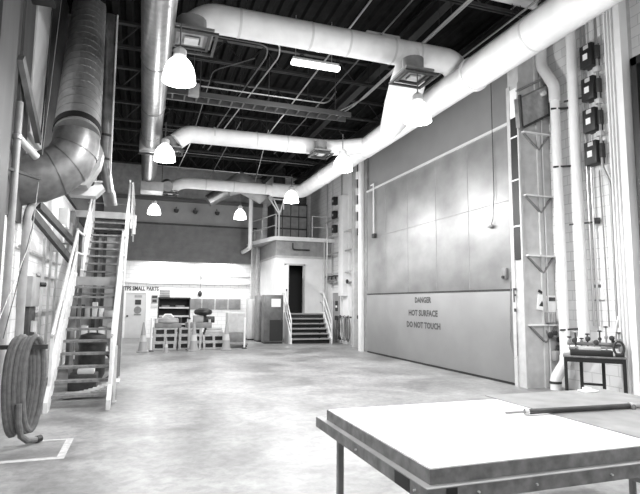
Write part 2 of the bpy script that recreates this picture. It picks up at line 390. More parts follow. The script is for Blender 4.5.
MB().box(8.2, 8.3, 7.38, 7.45, 6.5, 6.78, .01).build('lever_housing', 'dark', sb)
for i, z in enumerate((5.72, 5.08, 4.42)): dup(sb, (8.35, 7.58, z), None, BOXL[i+1])
t = thing('bent_conduit', 'bent conduit that links the black switch boxes and runs down the right wall', 'conduit', (8.3, 7.4, 1.2))
MB().tube(rounded([(8.24, 7.42, 7.6), (8.24, 7.42, 4.35), (8.28, 7.3, 4.0), (8.28, 7.3, 1.3)], .1), .026, 8).build('tube', 'conduit', t)
for z in (6.25, 5.6, 4.95): MB().box(8.2, 8.3, 7.38, 7.5, z, z+.1, .01).build('coupling', 'lgrey', t)
pipe('dark_cable', [(8.3, 7.55, 4.3), (8.3, 7.52, 3.0), (8.3, 7.5, 1.3)], .014, 'midgrey', 'thin dark cable below the lowest black switch box', 'cable')
t = thing('pipe_labels_card', 'small white card with dark print on the block wall above the workbench', 'card', (8.33, 7.75, 1.8))
MB().box(8.33, 8.345, 7.62, 7.86, 1.8, 2.15).build('paper', 'paper', t); MB().box(8.325, 8.33, 7.66, 7.82, 2.04, 2.1).box(8.325, 8.33, 7.6, 7.88, 1.79, 1.81).build('print', 'midgrey', t)
# pilaster and near column
struct('trim_10', MB().box(8.2, XR, 6.75, 7.2, 0, 8.3), 'lgrey')
m_ = MB().box(8.02, 8.2, 6.7, 6.82, 0, 8.3)
tag(m_.build('corner_post', 'white'), 'tall pale corner post at the right edge beside the dark folding shutter', 'post')
m_ = MB()
for i in range(5): m_.box(8.16, 8.2, 6.86+i*.07, 6.89+i*.07, 0, 8.3)
struct('trim_11', m_, 'white')
# dark folding shutter at the right edge
d3 = sroot('door_3', (8.2, 5.3, 0))
m_ = MB()
for i in range(14):
    y = 6.45 - i*.19
    m_.poly([(8.26, y, 0), (8.16, y-.095, 0), (8.26, y-.19, 0), (8.3, y-.19, 0), (8.3, y, 0)], (0, 0, 5.95))
m_.build('folding_leaf', 'midgrey', d3)
MB().box(8.1, XR, 3.7, 6.6, 5.95, 6.1).box(8.1, XR, 6.48, 6.6, 0, 6.1).build('door_frame', 'black', d3)

# ------------------------------------------------------------ workbench with gear
BM = Matrix.Translation((7.24, 7.56, 0)) @ Matrix.Rotation(math.atan2(-.7, .74), 4, 'Z')   # x along the bench front, y toward the wall
wb = thing('workbench', 'narrow dark-legged steel bench set slantwise against the right wall under the conduits', 'workbench', (7.75, 7.35, 0))
MB().box(0, 1.0, 0, .42, .77, .8, .006, mtx=BM).build('bench_top', 'tableedge', wb)
for (x, y) in ((.04, .04), (.96, .04), (.3, .38), (.66, .38)): MB().box(x-.028, x+.028, y-.028, y+.028, 0, .77, mtx=BM).build('leg', 'black', wb)
MB().box(.02, .98, .02, .06, .69, .77, mtx=BM).build('apron', 'black', wb); MB().box(.02, .98, .36, .4, .69, .77, mtx=BM).build('apron', 'black', wb)
MB().box(.32, .64, .36, .4, .25, .29, mtx=BM).build('stretcher', 'black', wb)
def bml(m_): m_.v = [BM @ p for p in m_.v]; return m_
t = thing('valve_manifold', 'pipe manifold with gauges and hand wheels on the back of the steel bench', 'manifold', (7.8, 7.45, .8))
MB().box(.12, .8, .06, .32, .8, .9, .01, mtx=BM).build('base_tray', 'black', t)
MB().box(.26, .62, .1, .28, .9, .96, .01, mtx=BM).build('pump_body', 'cabinetlight', t)
bml(MB().cyl((.08, .3, 1.0), (.95, .3, 1.0), .03)).build('header_pipe', 'midgrey', t)
bml(MB().cyl((.1, .2, .93), (.9, .34, .95), .022)).build('header_pipe', 'grey', t)
for i in range(9):
    x = .12+i*.1; h = (.1, .2, .08, .16, .05, .22, .3, .14, .2)[i]; y = (.3, .22, .32)[i % 3]
    rs = bml(MB().tube([(x, y, .88), (x, y, 1.0+h)], .014, 8).lathe([(.024, 0), (.03, .01), (.03, .04), (.02, .05)], (x, y, .98+h*.4), 8)).build('riser', ('grey', 'dark')[i % 2], t)
    bml(MB().lathe([(.02, 0), (.04, .006), (.04, .02), (.02, .028)], (x, y, 1.0+h), 12)).build('hand_wheel', ('dark', 'lgrey', 'dark')[i % 3], rs)
for (x, z) in ((.2, 1.06), (.42, 1.1), (.55, 1.04), (.8, 1.12)):
    bml(MB().lathe([(.02, .03), (.045, .02), (.045, -.02), (.03, -.03)], (x, .18, z), 14, 'y')).build('gauge', 'dark', t)
t = thing('coiled_fitting', 'dark round coil of tubing at the right end of the steel bench', 'fitting', (7.95, 6.95, .8))
for i in range(3):
    bml(MB().tube([(.9+.08*math.cos(a), .12+.03*i, .95+.12*math.sin(a)) for a in [2*PI*k/18 for k in range(18)]], .018, 6, closed=True)).build('coil', 'dark', t)
MB().box(.84, .97, .08, .24, .8, .86, .01, mtx=BM).build('base', 'black', t)
for k, (y, z0) in enumerate(((7.25, 1.25), (7.12, 1.3))):
    pipe('supply_tube', [(8.3, y, 4.0-k), (8.3, y, 1.6), (8.2, y, 1.35), (8.15, y, 1.0)], .016, 'conduit',
         ('thin supply tube running down the wall into the bench manifold', 'thin supply tube beside the corner post running down to the bench coil')[k], 'tube', bend=.1, n=7)

# ------------------------------------------------------------ foreground table
tb = thing('steel_framed_table', 'large white-topped table on a steel frame in the right foreground', 'table', (2.7, 3.1, 0))
TX0, TX1, TY0, TY1 = 1.36, 4.12, 2.3, 3.78
MB().box(TX0, TX1, TY0, TY1, .828, .9).build('edge_band', 'tableedge', tb)
MB().box(TX0+.012, TX1-.012, TY0+.012, TY1-.012, .9, .903).build('table_top', 'tabletop', tb)
fr = MB()
fr.box(TX0-.045, TX0+.03, TY0-.05, TY1+.12, .755, .825).box(TX1-.03, TX1+.045, TY0-.05, TY1+.12, .755, .825)
fr.box(TX0+.03, TX1-.03, TY0-.05, TY0+.03, .755, .825).box(TX0+.03, TX1-.03, TY1, TY1+.12, .755, .825)
fr.build('frame_rail', 'tableedge', tb)
MB().box(TX0-.043, TX0-.001, TY0-.048, TY1+.118, .825, .828).box(TX0-.001, TX1+.04, TY0-.048, TY0-.001, .825, .828).build('ledge_strip', 'grey', tb)
MB().box(TX0-.048, TX0-.044, 2.42, 2.58, .757, .823).build('dark_tape_patch', 'black', tb)
MB().box(TX0+.06, TX0+.12, TY0-.054, TY0-.05, .757, .823).build('dark_tape_patch', 'black', tb)
m_ = MB()
for y in (3.1, 2.36): m_.lathe([(.006, -.012), (.006, 0)], (TX0-.045, y, .79), 8, 'x')
for x in (1.6, 1.95, 2.45): m_.lathe([(.006, -.012), (.006, 0)], (x, TY0-.05, .79), 8, 'y')
m_.build('rivet', 'lgrey', tb)
for (x, y) in ((TX0+.02, 3.55), (TX0+.02, 2.4), (TX1-.02, 2.4), (TX1-.02, 3.55)):
    MB().box(x-.02, x+.02, y-.02, y+.02, 0, .755).build('leg', 'midgrey', tb)
MB().box(TX0, TX0+.04, 2.42, 3.53, .2, .24).build('foot_rail', 'midgrey', tb); MB().box(TX1-.04, TX1, 2.42, 3.53, .2, .24).build('foot_rail', 'midgrey', tb)
tag(MB().box(2.88, 4.2, 2.42, 3.92, .904, .909).build('metal_sheet', 'sheet'), 'thin bare metal sheet lying on the right part of the white table', 'metal sheet')
t = thing('pry_bar', 'long dark rod tool with a thin bright tip lying across the metal sheet', 'rod', (3.1, 3.13, .91))
MB().cyl((2.66, 3.16, .93), (3.6, 3.11, .93), .02, 12).build('sleeve', 'dark', t)
MB().cyl((2.5, 3.17, .93), (2.66, 3.16, .93), .009, 8).build('tip', 'midgrey', t)
MB().cyl((3.6, 3.11, .93), (3.63, 3.108, .93), .027, 12).cyl((2.66, 3.16, .93), (2.685, 3.158, .93), .023, 12).build('collar', 'lgrey', t)
MB().cyl((3.63, 3.108, .93), (4.1, 3.085, .93), .018, 12).build('handle', 'conduit', t)
m_ = MB().tube([(3.6+.02*math.cos(a), 3.07, .905+.02+.02*math.sin(a)) for a in [2*PI*k/12 for k in range(12)]], .005, 6, closed=True); m_.build('ring', 'midgrey', t)
t = thing('white_block', 'small white block lying near the back corner of the metal sheet', 'block', (3.93, 3.8, .909))
MB().box(3.84, 4.0, 3.76, 3.86, .909, .925, .004).build('base', 'paper', t); MB().box(3.88, 3.94, 3.78, 3.84, .925, .95, .004).build('tab', 'paper', t)

# ------------------------------------------------------------ white ducts
TZ, TX = 6.35, 6.2
trunk = thing('main_duct', 'big white round duct running the length of the hall above the steel door', 'duct', (TX, 10, TZ))
MB().tube([(TX, -2, TZ), (TX, 8.6, TZ)], .33, 28).build('duct_section', 'duct', trunk)
MB().tube([(TX, 8.6, TZ), (TX, 14.0, TZ)], .3, 28).build('duct_section', 'duct', trunk)
MB().tube(rounded([(TX, 14.0, TZ), (TX, 20.6, TZ), (4.9, 20.6, TZ)], 1.1, 7), .285, 28).build('duct_section', 'duct', trunk)
MB().lathe([(.31, 0), (.355, .01), (.355, .07), (.31, .08)], (TX, 8.5, TZ), 28, 'y').build('flange', 'duct', trunk)
for y in (3.6, 5.2, 6.8, 10.4, 12.0, 13.9, 15.8, 17.6): MB().lathe([(.3, 0), (.334 if y < 8.5 else .304, .005), (.334 if y < 8.5 else .304, .045), (.3, .05)], (TX, y, TZ), 28, 'y').build('seam_band', 'ductband', trunk)
def branch(label, pts, r, bands, bend):
    t = thing('branch_duct', label, 'duct', pts[0], 'white branch ducts')
    MB().tube(rounded(pts, bend, 7), r, 24).build('duct_section', 'duct', t)
    for x, y, z in bands: MB().lathe([(r-.02, 0), (r+.006, .005), (r+.006, .05), (r-.02, .06)], (x, y, z), 24, 'x').build('seam_band', 'ductband', t)
    return t
branch('nearest white branch duct crossing the hall high at the top of the view', [(.62, 9.3, 6.62), (.95, 9.3, 6.95), (TX+.05, 9.3, 6.95), (TX+.1, 9.2, 6.3)], .265, [(x, 9.3, 6.95) for x in (1.5, 2.9, 3.7, 4.7, 5.3)], .6)
branch('middle white branch duct crossing the hall behind the near one', [(.72, 14.3, 6.05), (1.0, 14.3, 6.3), (5.3, 14.3, 6.35), (TX-.1, 13.7, 6.35)], .235, [(x, 14.3, 6.33) for x in (1.7, 2.9, 3.8, 4.6)], .5)
branch('farthest white branch duct near the back wall', [(.9, 20.6, 6.1), (1.35, 20.6, 6.35), (5.0, 20.6, 6.35)], .22, [(x, 20.6, 6.35) for x in (2.2, 3.3, 4.6)], .3)
MB().tube([(5.05, 9.15, 6.95), (5.08, 9.2, 6.62), (5.2, 9.5, 6.38), (5.55, 10.4, 6.33), (6.15, 12.2, 6.35)], [.2, .3, .38, .4, .29], 24).build('lateral_takeoff', 'duct', trunk)
def diffuser(label, c, s, yaw=0):
    t = thing('air_diffuser', label, 'diffuser', c, 'square air diffusers'); t.rotation_euler = (0, 0, yaw)
    loc = V(c)
    for k, (a, z, mm) in enumerate(((s, 0, 'dark'), (s*.74, .03, 'dark'), (s*.48, .06, 'grey'))):
        m_ = MB(); w = .05
        h = a/2
        m_.box(-h, h, -h, -h+w, z, z+.04).box(-h, h, h-w, h, z, z+.04).box(-h, -h+w, -h+w, h-w, z, z+.04).box(h-w, h, -h+w, h-w, z, z+.04)
        m_.v = [p+loc for p in m_.v]; m_.build('louvre_ring', mm, t)
    m_ = MB().box(-s*.42, s*.42, -s*.42, s*.42, .1, .14).lathe([(s*.3, .14), (s*.3, .42)], (0,0,0), 16); m_.v = [p+loc for p in m_.v]; m_.build('neck', 'midgrey', t)
    m_ = MB().box(-s*.14, s*.14, -s*.14, s*.14, .02, .05); m_.v = [p+loc for p in m_.v]; m_.build('centre_plate', 'lgrey', t)
    return t
diffuser('dark square air diffuser under the left end of the nearest branch duct', (.64, 9.0, 6.25), .86)
diffuser('dark square air diffuser where the nearest branch duct meets the main duct', (4.92, 8.75, 6.12), .72)
diffuser('dark square air diffuser under the left end of the middle branch duct', (.62, 14.4, 5.75), .6)
diffuser('dark square air diffuser under the right end of the middle branch duct', (4.75, 13.9, 5.95), .6)
diffuser('dark square air diffuser under the left end of the farthest branch duct', (.9, 20.7, 5.85), .6)
t = thing('curved_duct', 'pale elbow duct with a wide hood behind the farthest branch duct', 'duct', (3.4, 22.5, 6.0))
MB().tube([(2.55, 22.5, 6.05), (3.0, 22.5, 6.35), (3.6, 22.5, 6.7)], [.26, .3, .34], 18).build('elbow', 'galvdark', t)
MB().tube([(3.3, 22.3, 6.6), (3.9, 22.3, 6.95), (4.5, 22.3, 6.75), (5.0, 22.3, 6.25)], [.35, .5, .5, .28], 20).build('hood', 'grey', t)
pipe('white_downpipe', [(3.6, 23.9, 6.95), (4.72, 23.9, 6.95), (4.72, 23.9, 4.25), (4.72, 25.95, 4.2)], .1, 'pipewhite', 'white downpipe turning down to the left corner of the mezzanine', bend=.2, n=14)
# steel overhead duct
sd = thing('steel_duct', 'long bare steel duct running overhead left of the lamps toward the back', 'duct', (.21, 10, 6.3))
MB().tube([(.07, -3, 6.3), (.07, 15.2, 6.3)], .268, 28).build('duct_section', 'galv', sd)
for y in (5.0, 7.4, 9.9, 12.4, 14.4): MB().lathe([(.26, 0), (.279, .01), (.279, .04), (.26, .05)], (.07, y, 6.3), 28, 'y').build('ring', 'galvdark', sd)
MB().box(-.24, .38, 15.2, 15.5, 5.98, 6.62, .01).build('square_flange', 'galv', sd); MB().box(-.26, .4, 15.5, 15.62, 5.96, 6.64, .01).build('gasket', 'black', sd)
MB().tube([(.07, 15.62, 6.3), (.07, 19.6, 6.3)], .26, 24).build('duct_section', 'galvdark', sd)
t = thing('fan_box', 'small bright metal box hanging at the end of the overhead steel duct', 'fan box', (.2, 19.9, 5.7))
MB().box(-.2, .6, 19.7, 20.5, 5.75, 6.1, .02).build('housing', 'lgrey', t); MB().cyl((.75, 19.9, 6.0), (.75, 20.4, 6.2), .2).build('motor', 'grey', t)
for s_ in (-.15, .55): MB().cyl((s_, 20.1, 6.1), (s_, 20.1, 8.3), .012, 6).build('hanger_rod', 'dark', t)

# ------------------------------------------------------------ steel duct with elbow into the left wall
ed = thing('steel_elbow_duct', 'wide ringed steel duct coming down and bending into the left wall', 'duct', (-1.4, 9.5, 3.6))
A, B = V((-1.38, 12.1, 8.3)), V((-1.14, 9.35, 4.45))
MB().tube([A, B], [.345, .365], 32).build('straight_section', 'galvlight', ed)
for i in range(19):
    p = A.lerp(B, (i+.5)/19.4); q = A.lerp(B, (i+.5)/19.4+.004); MB().tube([p, q], .345+.02*(i/19)+.003, 32).build('seam_ring', 'galv', ed)
MB().tube([A.lerp(B, .955), A.lerp(B, .985)], .378, 32).build('strap', 'black', ed)
el = [(-1.14, 9.35, 4.46), (-1.15, 9.3, 4.2), (-1.24, 9.27, 3.97), (-1.42, 9.24, 3.79), (-1.64, 9.2, 3.67), (-2.05, 9.15, 3.55)]
MB().tube(el, [.365, .37, .385, .4, .4, .4], 32).build('elbow', 'chute', ed)
for i in (1, 2, 3): MB().tube([V(el[i]), V(el[i]).lerp(V(el[i+1]), .06)], (.38, .378, .393, .408)[i], 32).build('seam_ring', 'chute', ed)
(MB().poly([(-.82, 9.6, 4.5), (-.74, 9.6, 4.3), (-.78, 9.6, 4.05), (-.98, 9.6, 3.68), (-1.2, 9.6, 3.68), (-.95, 9.6, 4.0)], (0, .35, 0)).build('sheet_gusset', 'grey', ed))
t = thing('supply_box_duct', 'pale rectangular duct elbow at the top left of the steel stair', 'duct', (-1, 9.9, 3.5))
MB().poly([(-1.3, 10.0, 3.76), (-.92, 10.0, 3.76), (-.8, 10.0, 3.86), (-.72, 10.0, 3.74), (-.86, 10.0, 3.58), (-1.3, 10.0, 3.58)], (0, .3, 0)).build('duct_body', 'cabinetlight', t)
MB().bar((-1.3, 9.95, 3.82), (-.75, 9.95, 3.84), .03).build('hanger_bar', 'conduit', t)
vp = thing('vertical_steel_pipe', 'slim vertical steel duct to the right of the big ringed duct', 'pipe', (-.95, 12, 3.7))
MB().tube([(-.96, 12.4, 8.3), (-.94, 12.4, 5.0), (-.92, 12.4, 4.7), (-.8, 12.4, 4.1)], .135, 18).build('tube', 'galvdark', vp)
MB().tube([(-.8, 12.42, 4.15), (-.74, 12.5, 3.85)], .14, 18).build('lower_elbow', 'chute', vp)
for z in (4.85, 5.4): MB().lathe([(.13, 0), (.16, .01), (.16, .05), (.13, .06)], (-.94, 12.4, z), 18).build('clamp_ring', 'black', vp)
MB().tube([(-.8, 12.3, 8.3), (-.78, 12.3, 4.5)], .02, 8).build('side_tube', 'white', vp)

# ------------------------------------------------------------ lamps
def lamp_root(label, loc):
    t = thing('pendant_lamp', label, 'lamp', loc, 'bell-shaped pendant lamps')
    L0 = V(loc)
    prof = [(.24, 0), (.255, .02), (.25, .08), (.225, .2), (.175, .3), (.12, .36), (.08, .38)]
    sh = MB().lathe(prof, L0, 26).build('lamp_shade', 'lampglow', t)
    MB().lathe([(.085, .39), (.1, .41), (.1, .5), (.05, .54), (.02, .56)], L0, 16).build('ballast_cap', 'lgrey', t)
    MB().lathe([(.258, -.012), (.258, .006)], L0, 26).build('rim', 'lampglow', sh)
    MB().cyl(L0+V((0,0,.55)), (L0.x, L0.y, L0.z+.95), .012, 6).build('hanger_rod', 'conduitdark', t)
    return t
LZ = 5.12
lamps = [((.41, 8.05, LZ), 'nearest and largest glowing bell lamp, beside the overhead steel duct'),
         ((.39, 12.85, LZ), 'glowing bell lamp in front of the left end of the middle branch duct'),
         ((.33, 21.1, LZ), 'small glowing bell lamp just right of the stair top'),
         ((3.7, 21.0, LZ), 'small glowing bell lamp in front of the back wall, left of the mezzanine'),
         ((4.78, 8.34, LZ), 'glowing bell lamp right below the dark diffuser beside the main duct'),
         ((4.78, 12.2, LZ), 'glowing bell lamp where the middle branch duct meets the main duct'),
         ((4.7, 16.8, LZ), 'glowing bell lamp against the bend of the main duct above the mezzanine'),
         ((.41, 3.6, LZ), None), ((4.75, 3.7, LZ), None), ((.41, -1.0, LZ), None), ((4.75, -.5, LZ), None)]
L1 = lamp_root(lamps[0][1], lamps[0][0])
for i, (p, lab) in enumerate(lamps[1:]):
    dup(L1, p, None, lab or 'glowing bell lamp behind the camera position, out of the picture')
def light(name, kind, loc, power, size=.3, rot=None, size_y=None, spot=None):
    ld = bpy.data.lights.new(name, kind); ld.energy = power
    if kind == 'AREA':
        ld.size = size
        if size_y: ld.shape = 'RECTANGLE'; ld.size_y = size_y
        else: ld.shape = 'DISK'
    else: ld.shadow_soft_size = size
    if kind == 'SPOT': ld.spot_size = spot or math.radians(165); ld.spot_blend = .5
    o = bpy.data.objects.new(name, ld); COL.objects.link(o); o.location = loc
    if rot: o.rotation_euler = rot
    return o
POW = [260, 260, 260, 260, 330, 330, 330, 260, 330, 200, 200]
for i, (p, _) in enumerate(lamps): (light('lamp_light', 'SPOT', (p[0], p[1], p[2]-.3), POW[i], .2), light('lamp_glow', 'POINT', (p[0], p[1], p[2]-.32), POW[i]*(.45 if 4.6 < p[0] < 4.9 else .22), .2))
# fluorescent strip
fl = thing('fluorescent_strip', 'lit fluorescent strip light hanging below the roof deck', 'strip light', (3.5, 10.9, 7.1))
MB().box(3.02, 4.15, 10.82, 10.96, 7.2, 7.27, .01).build('housing', 'lgrey', fl)
MB().box(3.0, 4.17, 10.8, 10.97, 7.11, 7.2, .03).build('diffuser_tube', 'tube', fl)
for x in (3.1, 3.98): MB().cyl((x, 10.9, 7.27), (x, 10.9, 8.3), .01, 6).build('hanger_rod', 'conduit', fl)
light('strip_light', 'AREA', (3.55, 10.9, 7.08), 60, 1.1, (0, 0, 0), .15)
# added strips under the roll-up door curtain, invented to brighten the wall below
for i, x in enumerate((1.0, 3.6)):
    t = thing('added_wall_strip', ('left added fill strip under the lifted roll-up curtain, brightening the wall', 'right added fill strip under the lifted roll-up curtain, brightening the wall')[i], 'strip light', (x, 25.5, 3.55))
    MB().box(x-.6, x+.6, 25.45, 25.6, 3.56, 3.66, .01).build('housing', 'rollup', t)
    MB().box(x-.58, x+.58, 25.47, 25.58, 3.545, 3.56).build('tube', 'tube', t)
    MB().box(x-.02, x+.02, 25.6, 25.78, 3.6, 3.63).build('bracket', 'rollup', t)
    light('wall_fill_light', 'AREA', (x, 25.4, 3.5), 45, 1.1, (math.radians(20), 0, 0), .12)
# small floodlights on the back wall band
FLL = ['small dark floodlight on the back wall, leftmost of the three', 'small dark floodlight on the back wall, middle of the three', 'small dark floodlight on the back wall, rightmost of the three']
for i, x in enumerate((1.42, 2.32, 3.38)):
    t = thing('floodlight', FLL[i], 'floodlight', (x, 25.7, 6.0), 'small floodlights on the back wall')
    MB().cyl((x, 25.86, 6.3), (x, 25.7, 6.2), .02, 6).build('arm', 'dark', t)
    MB().lathe([(.06, 0), (.1, .05), (.12, .16), (.03, .18)], (x, 25.62, 5.98), 12).build('head', 'dark', t)

# ------------------------------------------------------------ roof steel and overhead conduits
JL = ['dark open-web roof joist nearest the camera, above the nearest branch duct', 'dark open-web roof joist right behind the fluorescent strip', 'dark open-web roof joist in front of the middle branch duct',
      'dark open-web roof joist behind the middle branch duct', 'dark open-web roof joist above the farthest branch duct', 'dark open-web roof joist closest to the back wall']
def joist(y, lab):
    t = thing('roof_joist', lab, 'roof joist', (3.2, y, 7.6), 'open-web roof joists')
    MB().box(-1.9, 8.35, y-.06, y+.06, 8.16, 8.22).build('top_chord', 'joist', t)
    MB().box(-1.9, 8.35, y-.06, y-.02, 7.58, 7.64).box(-1.9, 8.35, y+.02, y+.06, 7.58, 7.64).build('bottom_chord', 'joist', t)
    m_ = MB(); x = -1.8; k = 0
    while x < 8.0:
        a, b = (7.61, 8.18) if k % 2 == 0 else (8.18, 7.61); m_.tube([(x, y, a), (x+.5, y, b)], .018, 6); x += .5; k += 1
    m_.build('web_rods', 'joist', t)
for y, lab in zip((8.2, 12.4, 14.9, 17.6, 20.4, 23.2), JL): joist(y, lab)
for x, lab in ((5.6, 'dark roof beam running lengthwise beside the main duct'), (7.4, 'dark roof beam running lengthwise right above the steel door')):
    t = thing('roof_beam', lab, 'roof beam', (x, 10, 7.2))
    MB().box(x-.1, x+.1, -6.9, 25.8, 8.0, 8.03).box(x-.1, x+.1, -6.9, 25.8, 7.7, 7.73).build('flange', 'joist', t); MB().box(x-.015, x+.015, -6.9, 25.8, 7.73, 8.0).build('web', 'joist', t)
OC = [
 ([(-.2, 13.3, 7.3), (4.75, 13.3, 7.3), (5.0, 13.3, 7.7)], .03, 'conduit', 'upper one of two bright conduits crossing in front of the channel tray'),
 ([(-.2, 13.7, 7.25), (5.2, 13.7, 7.25), (5.5, 12.5, 7.25), (5.5, 4.0, 7.25)], .03, 'conduit', 'conduit crossing the hall then turning along toward the camera'),
 ([(-.2, 14.1, 7.15), (5.1, 14.1, 7.15), (5.35, 12.9, 7.15), (5.35, 4.0, 7.15)], .03, 'conduit', 'lower conduit crossing the hall then turning along beside its twin'),
 ([(-.2, 15.9, 6.9), (5.6, 15.9, 6.9)], .025, 'conduitdark', 'dull conduit crossing just behind the middle branch duct'),
 ([(0, 17.0, 7.2), (6.0, 17.0, 7.2)], .03, 'conduitdark', 'dull conduit crossing below the middle roof joists'),
 ([(0, 19.0, 7.1), (6.2, 19.0, 7.1)], .03, 'conduitdark', 'dull conduit crossing in front of the farthest branch duct'),
 ([(0, 22.0, 7.3), (6.2, 22.0, 7.3)], .03, 'conduit', 'bare conduit crossing near the back wall'),
 ([(3.9, 5.0, 7.45), (3.9, 17.0, 7.45)], .03, 'conduit', 'leftmost lengthwise conduit right of the fluorescent strip'),
 ([(4.6, 5.0, 7.4), (4.6, 19.0, 7.4)], .025, 'conduitdark', 'dull lengthwise conduit between the strip light and the main duct'),
 ([(6.75, 2.0, 7.35), (6.75, 14.0, 7.35)], .03, 'conduit', 'bright lengthwise conduit directly above the main duct'),
 ([(6.95, 2.0, 7.35), (6.95, 14.0, 7.35)], .03, 'conduit', 'bright lengthwise conduit on the wall side above the main duct'),
 ([(2.3, 11.6, 7.45), (1.45, 12.6, 7.45), (1.45, 18.0, 7.45)], .02, 'conduitdark', 'thin bent conduit over the middle of the hall, left one'),
 ([(1.1, 10.4, 7.3), (2.6, 10.4, 7.3), (2.75, 11.0, 7.3), (2.1, 19.0, 7.3)], .025, 'conduit', 'bent conduit looping right of the nearest diffuser'),
 ([(1.1, 10.7, 7.35), (2.4, 10.7, 7.35), (2.5, 11.2, 7.35), (1.9, 19.0, 7.35)], .025, 'conduitdark', 'inner bent conduit looping right of the nearest diffuser'),
 ([(2.5, 14.5, 6.9), (2.5, 21.5, 6.9)], .02, 'conduitdark', 'thin lengthwise conduit behind the middle branch duct'),
 ([(3.4, 14.8, 6.85), (4.4, 21.5, 6.85)], .02, 'conduit', 'thin slanting conduit behind the middle branch duct'),
 ([(1.3, 15.6, 6.7), (1.1, 20.0, 6.7)], .02, 'conduit', 'short lengthwise conduit near the overhead steel duct'),
 ([(-.1, 7.0, 7.2), (-1.8, 9.6, 7.2)], .02, 'conduitdark', 'thin rod slanting left from the overhead steel duct'),
]
for pts, r, mm, lab in OC:
    t = thing('overhead_conduit', lab, 'conduit', pts[0])
    MB().tube(rounded(pts, .25), r*.68, 8).build('tube', mm, t)
    segs = [(V(pts[i]), V(pts[i+1])) for i in range(len(pts)-1)]
    a, b = max(segs, key=lambda q: (q[1]-q[0]).length)
    for k in (.12, .5, .88):
        p = a.lerp(b, k); MB().tube([p, (p.x, p.y, ZC+.02)], .008, 5).build('hanger_rod', 'joist', t)
t = thing('cable_tray', 'long double-channel tray crossing the hall between the near and middle branch ducts', 'cable tray', (2.5, 13.0, 6.85))
MB().box(.1, 5.3, 12.9, 12.95, 6.85, 6.98).box(.1, 5.3, 13.3, 13.35, 6.85, 6.98).build('side_channel', 'conduitdark', t)
for i in range(17): MB().box(.2+i*.3, .24+i*.3, 12.95, 13.3, 6.86, 6.88).build('rung', 'conduitdark', t)
for x in (1.2, 3.0, 4.9): MB().cyl((x, 13.1, 6.88), (x, 13.1, 8.3), .012, 6).build('hanger_rod', 'conduitdark', t)
pipe('insulated_pipe', [(5.3, 8.0, 7.78), (XR, 8.0, 7.78)], .11, 'duct', 'white insulated pipe crossing under the roof deck at the top right of the view', n=16)
tag(MB().box(4.3, 5.1, 9.6, 10.2, 7.25, 7.5, .02).build('junction_cover', 'lgrey'), 'pale equipment box on top of the nearest branch duct', 'box')
t = thing('electrical_box', 'small grey electrical box hanging beside the overhead steel duct', 'electrical box', (.95, 12.3, 6.6))
MB().box(.85, 1.1, 12.2, 12.4, 6.6, 6.9, .01).build('housing', 'grey', t); MB().cyl((.97, 12.3, 6.9), (.97, 12.3, 8.3), .01, 6).build('hanger_rod', 'conduitdark', t)

# ------------------------------------------------------------ steel stair, left
st = thing('steel_stair', 'steep steel stair with grating treads climbing along the left wall', 'stair', (-.84, 11, 0))
SX0, SX1 = -1.31, -.425
def yz(k): return 9.05+.25*k, .2*k
for k in range(1, 11):
    y, z = yz(k); MB().box(SX0+.03, SX1-.03, y, y+.19, z-.04, z).build('tread', 'stair', st)
for x in (SX0, SX1):
    MB().poly([(x-.03, 8.98, 0), (x-.03, 9.2, 0), (x-.03, 11.85, 2.1), (x-.03, 11.85, 2.28), (x-.03, 11.6, 2.28), (x-.03, 8.98, .16)], (.06, 0, 0)).build('stringer', 'stringer', st)
MB().box(SX0, SX1, 11.76, 13.0, 2.12, 2.2).build('mid_landing', 'dark', st); MB().box(SX0, SX1, 11.7, 11.76, 2.02, 2.2).build('landing_edge', 'grey', st)
for k in range(1, 9):
    y = 13.0+.25*(k-1); z = 2.2+.2*k; MB().box(SX0+.03, SX1-.03, y, y+.17, z-.04, z).build('tread', 'stair', st)
for x in (SX0, SX1):
    MB().poly([(x-.03, 12.9, 2.04), (x-.03, 13.2, 2.04), (x-.03, 15.1, 3.7), (x-.03, 15.1, 4.0), (x-.03, 14.9, 4.0), (x-.03, 12.9, 2.4)], (.06, 0, 0)).build('stringer', 'stringer', st)
for x in (SX0, SX1):
    m_ = MB()
    for off in (.95, .5): m_.tube(rounded([(x, 9.25, .2+off), (x, 11.75, 2.2+off), (x, 12.95, 2.25+off), (x, 15.0, 4.0+off), (x, 15.3, 4.0+off)], .1), .028, 8)
    for (y, z) in ((9.25, 0.1), (10.5, 1.15), (11.75, 2.2), (12.95, 2.2), (14.0, 3.05), (15.05, 4.0)): m_.bar((x, y, z), (x, y, z+(1.0 if y < 15 else 1.05)), .045)
    m_.build('handrail', 'stringer', st)
MB().bar((SX1+.06, 9.6, 0), (SX1+.06, 9.6, .95), .04).box(SX1+.03, SX1+.1, 9.54, 9.66, 0, .03).build('side_post', 'lgrey', st)
for x in (SX0, SX1):
    for y in (11.9, 12.9): MB().bar((x, y, 0), (x, y, 2.05), .07).build('landing_post', 'midgrey', st)
ul = thing('upper_walkway', 'steel walkway at the top of the left stair with a front railing', 'walkway', (-1, 16.5, 3.7))
MB().box(-1.85, -.33, 15.1, 18.6, 4.04, 4.12).build('deck', 'dark', ul)
MB().box(-1.85, -.33, 15.04, 15.12, 3.94, 4.12).box(-.4, -.33, 15.12, 18.6, 3.94, 4.12).build('fascia_beam', 'lgrey', ul)
m_ = MB().tube([(-.35, 15.1, 4.95), (-.35, 18.5, 4.95)], .025, 8).tube([(-.35, 15.1, 4.5), (-.35, 18.5, 4.5)], .025, 8)
for y in (15.1, 16.8, 18.5): m_.bar((-.35, y, 3.7), (-.35, y, 5.0), .045)
m_.tube([(-.35, 18.5, 4.95), (-1.8, 18.5, 4.95)], .02, 8).tube([(-.35, 18.5, 4.5), (-1.8, 18.5, 4.5)], .02, 8)
